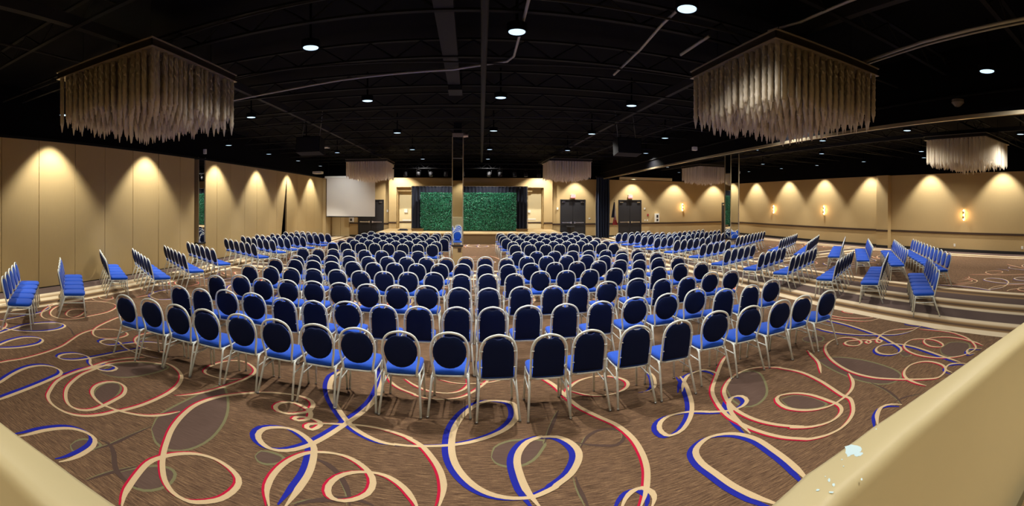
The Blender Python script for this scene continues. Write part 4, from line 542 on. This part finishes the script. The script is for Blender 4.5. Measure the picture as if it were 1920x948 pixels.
# black trash bin by the doors
mb = MB(); mb.tube([(0, 0, 0), (0, 0, .72)], [.22, .27], 4); mb.box(-.24, .24, -.24, .24, .72, .8, 0, .02)
o = mb.build('waste_bin', M['door']); o.location = (6.55, BY-.55, .0); o.rotation_euler = (0, 0, 0); tag(o, 'black waste bin in front of the double doors beside the stage', 'bin')
# projection screen
e = empty('projection_screen', (-7.66, 27.05, 0)); tag(e, 'large white projection screen hanging before the back wall', 'screen')
box_obj('surface', (-1.63, 1.63, 0, .01, 1.40, 3.88), M['screen'], e)
box_obj('housing', (-1.74, 1.68, -.08, .08, 3.88, 4.02), M['white'], e)
box_obj('weight_bar', (-1.65, 1.65, -.02, .03, 1.34, 1.40), M['steel'], e)
for s in (-1.5, 1.5):
    mb = MB(); mb.tube([(s, 0, 4.0), (s, 0, 5.3)], .012, 6); mb.build('hanger', M['steel'], e)
e = empty('screen_housing', (12.1, BY-.15, 3.96)); tag(e, 'long white rolled-up screen housing above the flag doors', 'screen')
box_obj('case', (-2.0, 2.0, -.1, .1, 0, .18), M['wall_pale'], e); box_obj('slot', (-1.9, 1.9, -.03, .03, -.01, 0), M['steel'], e)
# projectors
for x, y, z, lab in ((-8.9, 24.3, 4.0, 'white projector hanging near the folding wall'), (14.3, 20.5, 4.05, 'white projector hanging near the far chandelier over the side hall')):
    e = empty('projector', (x, y, z)); tag(e, lab, 'projector')
    box_obj('body', (-.28, .28, -.2, .2, 0, .14), M['white'], e, .02)
    mb = MB(); mb.tube([(0, 0, .14), (0, 0, 5.25-z)], .025); mb.build('mount', M['steel'], e)
    mb = MB(); mb.tube([(.12, .2, .07), (.12, .25, .07)], .05, 12); mb.build('lens', M['door'], e)

# ------------------------------------------------------------------ navy curtain on the track end, beam, flag
e = empty('navy_curtain', (8.65, 27.3, 0)); tag(e, 'gathered navy blue curtain hanging at the end of the track', 'curtain')
mb = MB(); v = []; n = 140
for i in range(n+1):
    t = i/n; x = -.5+1.0*t; y = .16*math.sin(t*34)+.05*math.sin(t*71)
    v += [(x*.95, y, .03), (x, y*.8, 2.0), (x*.92, y*.6, 4.0)]
mb.add(v, [(3*i+a, 3*i+3+a, 3*i+4+a, 3*i+1+a) for i in range(n) for a in (0, 1)]); mb.build('cloth', M['curtain'], e, True)
box_obj('track_end', (-.5, .5, -.1, .1, 4.0, 4.1), M['steel'], e)
# skewed bulkhead over the folding wall track
bm_ = empty('ceiling_beam', (7.3, 2.2, 3.9)); bm_['kind'] = 'structure'
d = Vector((8.7-7.18, 27.8+0.2-0.0, 0)); ang = math.atan2(d.y, d.x)
bm_.rotation_euler = (0, 0, ang)
box_obj('bulkhead', (-4.5, 25.9, -.5, 0, .07, 1.35), M['black'], bm_)
box_obj('track', (-4.5, 25.9, -.04, .02, .0, .07), M['edge'], bm_)
box_obj('ledge', (-4.5, 25.9, -.02, .06, .42, .45), M['steel'], bm_)
# flag on a pole
e = empty('flag_on_stand', (9.66, 27.9, 0)); tag(e, 'furled flag in navy, white and red on a floor stand', 'flag')
mb = MB(); mb.cyl((0, 0, 0), .2, .03, 20); mb.cyl((0, 0, .03), .05, .06, 12); mb.build('stand_base', M['white'], e)
mb = MB(); mb.tube([(0, 0, .05), (0, 0, 2.45)], .014, 8); mb.build('pole', M['edge'], e)
mb = MB(); mb.tube([(0, 0, 2.45), (0, 0, 2.5), (0, 0, 2.62)], [.02, .035, .002], 8); mb.build('finial', M['edge'], e)
def fold(x0, x1, z0, z1, m, nm, top):
    mb = MB(); v = []; n = 14
    for i in range(n+1):
        t = i/n; x = x0+(x1-x0)*t; y = .035*math.sin(t*17)
        v += [(x, y-.02, z0), (x*.25, y*.5-.02, top)]
    mb.add(v, [(2*i, 2*i+2, 2*i+3, 2*i+1) for i in range(n)]); mb.build(nm, m, e, True)
fold(-.25, -.02, 1.35, 0, M['flagblue'], 'navy_field', 2.4)
fold(-.06, .1, 1.2, 0, M['flagwhite'], 'white_stripe', 2.35)
fold(-.16, .2, .85, 0, M['red'], 'red_stripe', 1.45)

# ------------------------------------------------------------------ sconces
for k, (x, y, z, ax, lab) in enumerate(((RX, 22.6, 1.95, 0, 'glowing wall sconce on the sconce wall, first from the back corner'), (RX, 17.9, 1.95, 0, 'glowing wall sconce on the sconce wall, before the pilaster from the back corner'),
                         (RX, 8.78, 1.8, 0, 'glowing wall sconce between pilaster and parapet end'), (15.06, BY, 2.05, 1, 'glowing wall sconce on the back wall'))):
    e = empty('wall_sconce', (x, y, z), 0 if ax == 0 else -PI/2); tag(e, lab, 'sconce')
    if ax: e.rotation_euler = (0, 0, PI/2)
    box_obj('back_plate', (-.02, 0, -.05, .05, -.1, .1), M['plate'], e)
    mb = MB(); mb.tube([(-.07, 0, -.27), (-.07, 0, -.2), (-.07, 0, .2), (-.07, 0, .27)], [.01, .04, .04, .01], 10); mb.build('glass_tube', M['sconce'], e)
    mb = MB(); mb.box(-.12, -.11, -.055, .055, -.18, .18); mb.build('shade_bar', M['plate'], e)
    ld = bpy.data.lights.new('sconce_lamp', 'POINT'); ld.energy = 4.5; ld.color = (1, .6, .28); ld.shadow_soft_size = .05
    lo = bpy.data.objects.new('sconce_lamp', ld); lo.location = (-.16, 0, 0); lo.parent = e; COL.objects.link(lo)

# ------------------------------------------------------------------ ceiling: joists, ducts, conduits, lamps
def joist(y, x0=-9.4, x1=18.8, z=4.78, h=.3):
    mb = MB(); mb.box(x0, x1, y-.035, y+.035, z, z+.03); mb.box(x0, x1, y-.035, y+.035, z+h, z+h+.03)
    x = x0; s = 0
    while x < x1-.5:
        mb.tube([(x, y, z+.02 if s == 0 else z+h), (x+.45, y, z+h if s == 0 else z+.02)], .014, 4, cap=False); x += .45; s = 1-s
    o = mb.build('ceiling_joist', M['steel']); o['kind'] = 'structure'
for i in range(15): joist(2.0+1.8*i)
def girder(x, y0, y1, z, wd, hh, m, nm='ceiling_girder'):
    o = box_obj(nm, (x-wd/2, x+wd/2, y0, y1, z, z+hh), m); o['kind'] = 'structure'; return o
girder(-4.95, 1.0, 28.0, 4.8, .1, .16, M['grey_duct']); girder(4.45, 1.0, 28.0, 4.8, .1, .16, M['grey_duct']); girder(-.35, .5, 9.2, 4.8, .26, .2, M['grey_duct'], 'ceiling_duct')
girder(13.2, 1.0, 28.0, 4.66, .1, .14, M['grey_duct'])
o = box_obj('ceiling_duct', (-.48, -.18, 9.2, 9.7, 4.7, 5.05), M['grey_duct']); o['kind'] = 'structure'
def pipe(pts, r, m, label, nm='ceiling_pipe'):
    mb = MB(); mb.tube(pts, r, 8); o = mb.build(nm, m, None, True); tag(o, label, 'pipe'); return o
def Z(pts, z): return [(x, y, z) for x, y in pts]
pipe(Z([(0.66, 3.0), (0.71, 6.17), (0.72, 7.19), (0.63, 7.47), (0.18, 7.71), (-0.31, 7.96), (-1.43, 8.12), (-2.54, 8.3), (-3.85, 8.62), (-5.57, 8.97), (-9.2, 9.6)], 4.75), .022, M['conduit'], 'pale conduit that bends across the black ceiling over the front rows', 'conduit')
pipe(Z([(0.13, 0.5), (0.16, 4.87), (0.25, 8.47), (0.64, 24.27)], 4.61), .05, M['grey_duct'], 'long grey pipe running along the ceiling toward the stage')
pipe(Z([(2.45, 2.5), (2.51, 4.57), (2.53, 5.35), (2.63, 6.36), (2.68, 7.81)], 4.75), .02, M['conduit'], 'pale conduit beside the brightest ceiling lamp', 'conduit')
pipe(Z([(3.35, 5.47), (3.36, 6.38)], 4.78), .025, M['conduit'], 'short pale conduit in front of the front crystal chandelier over the curtain half', 'conduit')
pipe(Z([(4.06, 1.5), (4.05, 3.3), (4.07, 4.27), (3.94, 4.81)], 4.78), .02, M['conduit'], 'pale conduit over the near chandelier on the sconce wall half', 'conduit')
pipe(Z([(5.1, 1.0), (5.35, 3.14), (5.61, 4.6), (5.6, 9)], 4.62), .025, M['conduit'], 'pale pipe beyond the near chandelier, running beside the bulkhead', 'conduit')
pipe(Z([(5.3, 1.0), (5.55, 3.14), (5.8, 4.6), (5.8, 9)], 4.66), .018, M['conduit'], 'thinner pale pipe paired with the pipe beside the bulkhead', 'conduit')
pipe(Z([(-6.04, 1.5), (-6.1, 4.61), (-6.04, 5.44), (-6.1, 7.0)], 4.8), .02, M['grey_duct'], 'grey conduit above the chandelier by the folding wall', 'conduit')
pipe(Z([(5.9, 5.5), (5.64, 7.81), (5.24, 14.4), (5.1, 20)], 4.45), .02, M['grey_duct'], 'grey pipe sloping back behind the hanging speaker')
for i, (y, z) in enumerate(((5.0, 4.72), (7.3, 4.7), (11.9, 4.68), (17.5, 4.68), (21.2, 4.7))):
    mb = MB(); pts = [(-9.3+2*j, y+.1*math.sin(j*1.3+i), z+.03*math.sin(j*2.1+i)) for j in range(15)]
    mb.tube(pts, .016, 5); o = mb.build('ceiling_cable', M['grey_duct']); tag(o, ['slack grey cable over the front row', 'slack grey cable over the second row', 'slack grey cable over the cross aisle of striped carpet', 'slack grey cable over the rear rows', 'slack grey cable just before the stage'][i], 'cable')
# recessed lamps (can with glowing diffuser)
LM = MB(); LM.cyl((0, 0, 0), .115, .012, 20)
RM = MB(); RM.tube([(0, 0, -.012), (0, 0, .1), (0, 0, .12), (0, 0, .84)], [.14, .14, .02, .02], 20, cap=False); RM.tube([(0, 0, -.012), (0, 0, .0)], [.14, .118], 20, cap=False)
p0 = empty('downlight', (0, 0, 0)); can0 = RM.build('can', M['black'], p0); dif0 = LM.build('diffuser', M['lit'], p0)
first = True
def lamp(x, y, z, label, group):
    global first
    if first: o = p0; first = False
    else:
        o = p0.copy(); COL.objects.link(o)
        for ch in (can0, dif0):
            c = ch.copy(); c.parent = o; COL.objects.link(c)
    o.location = (x, y, z); tag(o, label, 'ceiling lamp', group)
wh = lambda x: 'near the folding wall' if x < -4.5 else 'on the folding wall side of the middle aisle' if x < -1 else 'over the middle aisle' if x < 2 else 'on the curtain side of the middle aisle' if x < 5.2 else 'beside the dark bulkhead' if x < 9.5 else 'over the side hall'
ORD = ['first', 'second', 'third', 'fourth', 'fifth', 'sixth', 'seventh', 'eighth', 'ninth', 'tenth', 'eleventh', 'twelfth', 'thirteenth', 'fourteenth', 'fifteenth', 'sixteenth', 'seventeenth', 'eighteenth', 'nineteenth', 'twentieth']
cnt = {}
for (x, y, z, k_) in sorted(HALL, key=lambda p: p[1]):
    k = wh(x); i = cnt.get(k, 0); cnt[k] = i+1
    lamp(x, y, z, 'round ceiling lamp %s, %s from the parapet' % (k, ORD[i]), 'hall downlights')
for n, (x, y, z) in enumerate(WASH):
    if n < 7: l_ = 'round lamp grazing the tan folding wall, %s from the parapet' % ORD[n]
    elif n < 14: l_ = 'round lamp grazing the sconce wall, %s from the parapet' % ORD[n-7]
    else: l_ = ['round lamp lighting the wall above the stage-side double doors', 'round lamp lighting the wall above the flag doors', 'round lamp lighting the wall by the back sconce', 'round lamp lighting the back corner by the sconce wall'][n-14]
    lamp(x, y, z+.05, l_, 'wall washers')
# hanging loudspeakers
for x, y, lab in ((-5.0, 12.9, 'black loudspeaker hanging on the folding wall half of the ceiling'), (4.9, 12.9, 'black loudspeaker hanging on the curtain half of the ceiling')):
    e = empty('hanging_speaker', (x, y, 3.85)); tag(e, lab, 'speaker'); e.rotation_euler = (math.radians(-8), 0, 0)
    box_obj('cabinet', (-.4, .4, -.25, .25, 0, .5), M['steel'], e, .02)
    box_obj('grille', (-.37, .37, -.265, -.25, .03, .47), mat('speaker_mesh', (.02, .02, .024, 1), .5, .5), e)
    for s in (-.3, .3):
        mb = MB(); mb.tube([(s, 0, .5), (s, 0.15, 1.46)], .012, 6); mb.build('hanger', M['conduit'], e)
# stage lighting bar with fixtures
e = empty('lighting_bar', (0, 23.2, 4.15)); tag(e, 'black pipe truss carrying stage lamps in front of the stage', 'truss')
mb = MB(); mb.tube([(-4.2, 0, 0), (4.2, 0, 0)], .03, 8); mb.tube([(-4.2, 0, .25), (4.2, 0, .25)], .03, 8)
for i in range(29): mb.tube([(-4.2+.3*i, 0, .25 if i % 2 else 0), (-3.9+.3*i if i < 28 else 4.2, 0, 0 if i % 2 else .25)], .012, 4)
mb.build('pipe', M['steel'], e)
for x in (-4, 0, 4):
    mb = MB(); mb.tube([(x, 0, .25), (x, 0, 1.1)], .012, 6); mb.build('hanger', M['steel'], e)
sl0 = None
for i, x in enumerate((-3.5, -2.8, -2.1, -1.3, -.4, 1.0, 1.6, 2.4, 3.0, 3.7)):
    o = empty('stage_light', (x, 23.2, 3.75)); tag(o, 'dark stage light clamped to the truss, %s from the folding wall end' % ORD[i], 'stage light', 'stage lights on the truss'); o.rotation_euler = (.35*math.sin(i*2.3), 0, .5*math.sin(i))
    if sl0 is None:
        mb = MB(); mb.tube([(0, 0, -.02), (0, .02, .22)], [.11, .085], 14); b_ = mb.build('housing', M['grey_duct'], o, True)
        mb = MB(); mb.cyl((0, -.002, -.024), .095, .004, 14); l_ = mb.build('lens', M['door'], o)
        mb = MB(); mb.tube([(-.12, 0, .1), (-.12, 0, .32), (.12, 0, .32), (.12, 0, .1)], .01, 5); mb.tube([(0, 0, .32), (0, 0, .5)], .018, 6); y_ = mb.build('yoke', M['steel'], o)
        sl0 = (b_, l_, y_)
    else:
        for ch in sl0:
            c = ch.copy(); c.parent = o; COL.objects.link(c)

# ------------------------------------------------------------------ crystal chandeliers
rod = MB()
for a in range(2):
    pts = []; n = 10
    for i in range(n+1): pts.append((.009*math.cos(i*1.9+a*PI), .009*math.sin(i*1.9+a*PI), -.95*i/n))
    rod.tube(pts, .016, 4, cap=True)
rod.tube([(0, 0, 0), (0, 0, -.9), (0, 0, -1.10)], [.022, .02, .003], 5)
rod_me = None
def chandelier(x, y, w_, label, full, ztop=4.4):
    global rod_me
    e = empty('crystal_chandelier', (x, y, ztop)); tag(e, label, 'chandelier', 'square crystal chandeliers'); h = w_/2
    mb = MB(); mb.box(-h, h, -h, h, .1, .115); mb.box(-h, h, -h, h, -.01, .0)
    mb.build('top_plate', M['ceilplate'], e)
    for a in range(4):
        o = box_obj('side_plate', (-h+.02, h-.02, -h+.02, -h+.03, 0, .1), M['sideplate'], e); o.rotation_euler = (0, 0, a*PI/2)
    for sx in (-1, 1):
        for sy in (-1, 1):
            mb = MB(); mb.tube([(sx*h*.7, sy*h*.7, .11), (sx*h*.7, sy*h*.7, 5.25-ztop)], .006, 5); mb.build('hanger', M['steel'], e)
    N_ = 17; r = random.Random(int(x*7+y))
    st = MB()
    for i in range(N_):
        for j in range(N_):
            px = -h*.93+2*h*.93*i/(N_-1)+r.uniform(-.02, .02); py = -h*.93+2*h*.93*j/(N_-1)+r.uniform(-.02, .02)
            dd = max(abs(px), abs(py))/h
            ln = (.84+.22*(1-dd))*r.uniform(.84, 1.06)
            if full:
                if rod_me is None:
                    o = rod.build('crystal_rod', M['crystal'], e, True); rod_me = o.data
                else:
                    o = bpy.data.objects.new('crystal_rod', rod_me); COL.objects.link(o); o.parent = e
                o.location = (px, py, -.01); o.scale = (1.75, 1.75, ln/1.06); o.rotation_euler = (0, 0, r.uniform(0, 6))
            else:
                st.tube([(px, py, 0), (px, py, -ln*.9), (px, py, -ln)], [.034, .034, .006], 4)
    if not full:
        o = st.build('crystal_rods', M['crystal'], e); o['kind'] = 'stuff'
chandelier(-4.98, 5.4, 2.2, 'square chandelier of hanging crystal rods by the folding wall, over the front rows', True)
chandelier(4.62, 5.25, 2.2, 'square chandelier of hanging crystal rods over the front rows, beside the bulkhead', True)
chandelier(13.35, 6.0, 2.2, 'square crystal chandelier over the side hall, above the outer chairs', False)
chandelier(-5.25, 22.5, 2.2, 'square crystal chandelier hanging before the projection screen', False)
chandelier(4.95, 22.0, 2.2, 'square crystal chandelier before the stage-side double doors', False)
chandelier(13.2, 21.8, 2.2, 'square crystal chandelier behind the mirrored column of the side hall', False)

# small ceiling fittings seen over the hall
fitting('ceiling_camera', (-.05, .05, -.05, .05, -.09, .09), M['white'], (-9.4, 13.4, 4.2), 'small white camera above the gap of the folding wall', 'camera')
fitting('ceiling_camera', (-.07, .07, -.07, .07, -.06, .06), M['white'], (7.0, 12.3, 4.1), 'small white camera on the dark bulkhead', 'camera')
mb = MB(); mb.tube([(0, 0, 0), (0, 0, -.05), (0, 0, -.12)], [.12, .12, .05], 14); o = mb.build('smoke_detector', mat('smoky_dome', (.1, .08, .07, 1), .2)); o.location = (7.1, 3.4, 4.2)
tag(o, 'small smoky dome on the bulkhead between chandeliers', 'detector')
fitting('ceiling_speaker', (-.2, .2, -.2, .2, -.02, .02), M['conduit'], (-6.4, 18.3, 4.75), 'flat pale square panel in the ceiling toward the screen', 'speaker')

# ------------------------------------------------------------------ banquet chairs
def arc_back(kind):
    """Centre line of the back tube, from one seat side over the top to the other: (x, y, z)."""
    P = []
    def yy(z): return -.20-.115*(z-.43)/.49
    if kind == 0:
        half = [(.170, .40), (.173, .45), (.178, .50), (.194, .58), (.202, .66), (.202, .73), (.189, .80), (.158, .86), (.11, .896), (.053, .914), (0, .92)]
    else:
        half = [(.190, .40), (.191, .48), (.192, .58), (.192, .68), (.190, .74), (.178, .80), (.15, .855), (.104, .893), (.05, .912), (0, .92)]
    for x, z in half: P.append((-x, yy(z), z))
    for x, z in half[-2::-1]: P.append((x, yy(z), z))
    return P, yy
def pad(kind, yy):
    """Upholstered back pad: front royal blue, rear navy."""
    if kind == 0:
        out = []; n = 24
        for i in range(n):
            a = 2*PI*i/n; x = .184*math.cos(a); z = .695+.192*math.sin(a)
            if abs(x) < .07 and z > .82: z -= .018*(1-abs(x)/.07)
            out.append((x, z))
    else:
        out = []
        half = [(.168, .44), (.170, .50), (.171, .58), (.171, .66), (.169, .73), (.157, .79), (.13, .842), (.09, .874), (.05, .885), (.02, .872)]
        out = [(x, z) for x, z in half]+[(-x, z) for x, z in half[::-1]]
        out = out[::1]
    n = len(out); cx = 0; cz = sum(p[1] for p in out)/n
    v = []; f = []; mi = []
    rings = [(1.0, 0.0), (.97, .014), (.85, .024), (.5, .03)]
    for s, m_ in ((1, 0), (-1, 1)):
        base = len(v)
        for sc, d in rings:
            for x, z in out: v.append((x*sc, yy(cz+(z-cz)*sc)+s*(d+.004), cz+(z-cz)*sc))
        v.append((0, yy(cz)+s*.034, cz))
        for r in range(len(rings)-1):
            for i in range(n):
                q = (base+r*n+i, base+r*n+(i+1) % n, base+(r+1)*n+(i+1) % n, base+(r+1)*n+i)
                f.append(q if s < 0 else q[::-1]); mi.append(m_)
        for i in range(n):
            q = (base+3*n+i, base+3*n+(i+1) % n, base+4*n); f.append(q if s < 0 else q[::-1]); mi.append(m_)
    h = 4*n+1
    for i in range(n): f.append((i, (i+1) % n, h+(i+1) % n, h+i)); mi.append(1)
    return v, f, mi
def seat_mesh():
    out = []
    def pt(x, y): out.append((x, y))
    for x, y in ((.19, .20), (.205, .17), (.207, .08), (.203, -.04), (.196, -.14), (.18, -.19), (.14, -.205), (.07, -.208)): pt(x, y)
    for x, y in ((.07, -.208), (.14, -.205), (.18, -.19), (.196, -.14), (.203, -.04), (.207, .08), (.205, .17), (.19, .20)): pt(-x, y)
    for x, y in ((-.15, .222), (-.07, .232), (.07, .232), (.15, .222)): pt(x, y)
    n = len(out); v = []; f = []
    rings = [(.95, .425), (1.0, .435), (1.0, .462), (.96, .478), (.82, .488), (.45, .492)]
    for sc, z in rings: v += [(x*sc, y*sc, z) for x, y in out]
    v.append((0, 0, .493)); v.append((0, 0, .425))
    for r in range(len(rings)-1):
        for i in range(n): f.append((r*n+i, r*n+(i+1) % n, (r+1)*n+(i+1) % n, (r+1)*n+i)[::-1])
    for i in range(n): f.append((5*n+i, 5*n+(i+1) % n, 6*n)[::-1]); f.append((i, (i+1) % n, 6*n+1))
    return v, f
def smooth_pts(P, k=2):
    out = []
    Q = [Vector(p) for p in P]
    E_ = [Q[0]*2-Q[1]]+Q+[Q[-1]*2-Q[-2]]
    for i in range(1, len(E_)-2):
        for j in range(k):
            t = j/k; p0, p1, p2, p3 = E_[i-1], E_[i], E_[i+1], E_[i+2]
            out.append(0.5*((2*p1)+(-p0+p2)*t+(2*p0-5*p1+4*p2-p3)*t*t+(-p0+3*p1-3*p2+p3)*t**3))
    out.append(Q[-1]); return out
def leg_mb(sx, front):
    mb = MB()
    if front: top, knee, foot = (sx*.186, .13, .415), (sx*.192, .195, .40), (sx*.208, .235, 0.012)
    else: top, knee, foot = (sx*.186, -.10, .415), (sx*.196, -.175, .40), (sx*.228, -.305, 0.012)
    kn2 = tuple(knee[i]+(foot[i]-knee[i])*.08 for i in range(3))
    mb.tube([top, knee, kn2, foot], .0135, 8)
    mb.tube([(foot[0], foot[1], 0), (foot[0], foot[1], .02)], .015, 8, 1)
    return mb
def make_chair(kind):
    root = empty('banquet_chair')
    P, yy = arc_back(kind)
    mb = MB(); mb.tube(smooth_pts(P), .0135, 8); bf = mb.build('back_frame', M['frame'], root, True)
    v, f, mi = pad(kind, yy); mesh_obj('backrest', v, f, [M['seat'], M['back']], root, mi, True)
    v, f = seat_mesh(); mesh_obj('seat', v, f, M['seat'], root, None, True)
    mb = MB()
    ring = [(.19, .19, .415), (.2, .05, .415), (.19, -.17, .415), (.12, -.2, .415), (-.12, -.2, .415), (-.19, -.17, .415), (-.2, .05, .415), (-.19, .19, .415), (-.1, .215, .415), (.1, .215, .415)]
    mb.tube(ring, .011, 6, closed=True)
    mb.tube([(-.19, -.02, .40), (.19, -.02, .40)], .009, 5)
    mb.build('seat_frame', M['frame'], root, True)
    for sx in (-1, 1):
        leg_mb(sx, True).build('leg', [M['frame'], M['foot']], root, True)
        leg_mb(sx, False).build('leg', [M['frame'], M['foot']], root, True)
        mb = MB(); a = .30/.40; mb.tube([(sx*.2, .208, .29), (sx*.206, -.212, .29)], .008, 5); mb.build('stretcher', M['frame'], root, True)
    if kind == 1:
        for sx in (-1, 1):
            for z in (.56, .74):
                mb = MB(); mb.tube([(sx*.163, yy(z)-.012, z), (sx*.196, yy(z)-.014, z)], .006, 5); mb.build('clip', M['frame'], root)
    return root
proto = [make_chair(0), make_chair(1)]
kids = [list(p.children) for p in proto]
used = [False, False]
def place(x, y, rot, kind, label, group):
    a = math.radians(rot)
    X, Y = x+(-math.sin(a))*.30, y+math.cos(a)*.30       # the surveyed point is the top of the back, 0.3 m behind the seat's middle
    if not used[kind]: o = proto[kind]; used[kind] = True
    else:
        o = proto[kind].copy(); COL.objects.link(o)
        for ch in kids[kind]:
            c = ch.copy(); c.parent = o; COL.objects.link(c)
    o.location = (X, Y, 0); o.rotation_euler = (0, 0, a); tag(o, label, 'chair', group)
# one cheap mesh of the same chair for the crowd beyond the 300 that show largest
def cheap(mb, x, y, rot):
    a = math.radians(rot); X, Y = x-math.sin(a)*.30, y+math.cos(a)*.30; ca_, sa_ = math.cos(a), math.sin(a)
    T = lambda p: (X+p[0]*ca_-p[1]*sa_, Y+p[0]*sa_+p[1]*ca_, p[2])
    P, yy = arc_back(0)
    mb.tube([T(p) for p in P[::1]], .0115, 4, 0)
    v, f, mi = pad(0, yy); vv = [T(p) for p in v]; base = len(mb.v)
    mb.v += vv; mb.f += [tuple(i+base for i in q) for q in f]; mb.m += [1+k for k in mi]
    v, f = seat_mesh(); base = len(mb.v); mb.v += [T(p) for p in v]; mb.f += [tuple(i+base for i in q) for q in f]; mb.m += [1]*len(f)
    for sx in (-1, 1):
        mb.tube([T((sx*.186, .1, .415)), T((sx*.192, .195, .40)), T((sx*.208, .235, 0))], .0115, 4, 0)
        mb.tube([T((sx*.186, -.1, .415)), T((sx*.196, -.175, .40)), T((sx*.228, -.305, 0))], .0115, 4, 0)
        mb.tube([T((sx*.2, .208, .29)), T((sx*.206, -.212, .29))], .008, 4, 0)
rr = random.Random(3)
ALL = []
KN = ['round-backed', 'arch-backed']
for X, Y, kd, k, i in FRONT:
    ALL.append((X, Y, rr.uniform(-1.5, 1.5), kd, '%s blue chair, %s from the folding wall in the %s front-block row' % (KN[kd], ORD[i], ORD[k-1]), 'chairs of the wide front block'))
for X, Y, k, i in REAR:
    side_ = 'folding-wall side' if i < 8 else 'curtain side'
    n_ = (7-i) if i < 8 else (i-8)
    kd = 1 if (k == 10 and i == 7) else 0
    ALL.append((X, Y, rr.uniform(-2, 2), kd, 'blue chair, %s out from the column aisle in rear row %s, %s' % (ORD[n_], ['one', 'two', 'three', 'four', 'five', 'six', 'seven'][k-7], side_), 'chairs of the rear centre blocks'))
SN = {'L': ('slanted row beside the folding wall', 'slanted chairs by the folding wall'), 'A': ('slanted row on the striped carpet band', 'slanted chairs on the striped band'), 'B': ('outer slanted row toward the sconce wall', 'outer slanted chairs')}
for nm in 'LAB':
    for X, Y, ang, k, i in SIDE[nm]:
        if (X-11.2)**2+(Y-16.2)**2 < .62**2: continue
        if any((X-q[0])**2+(Y-q[1])**2 < .40**2 for q in ALL): continue
        ALL.append((X, Y, ang, 0, 'blue chair, %s from the aisle in the %s %s' % (ORD[i], ORD[k], SN[nm][0]), SN[nm][1]))
ALL.sort(key=lambda c: c[0]**2+c[1]**2)
for c in ALL[:300]: place(*c)
mb = MB()
for c in ALL[300:]: cheap(mb, *c[:3])
o = mb.build('banquet_chairs', [M['frame'], M['seat'], M['back']], None, True)
tag(o, 'mass of small blue chairs filling the far rows toward the stage and back wall', 'chairs', kind='stuff')
print('chairs', len(ALL))
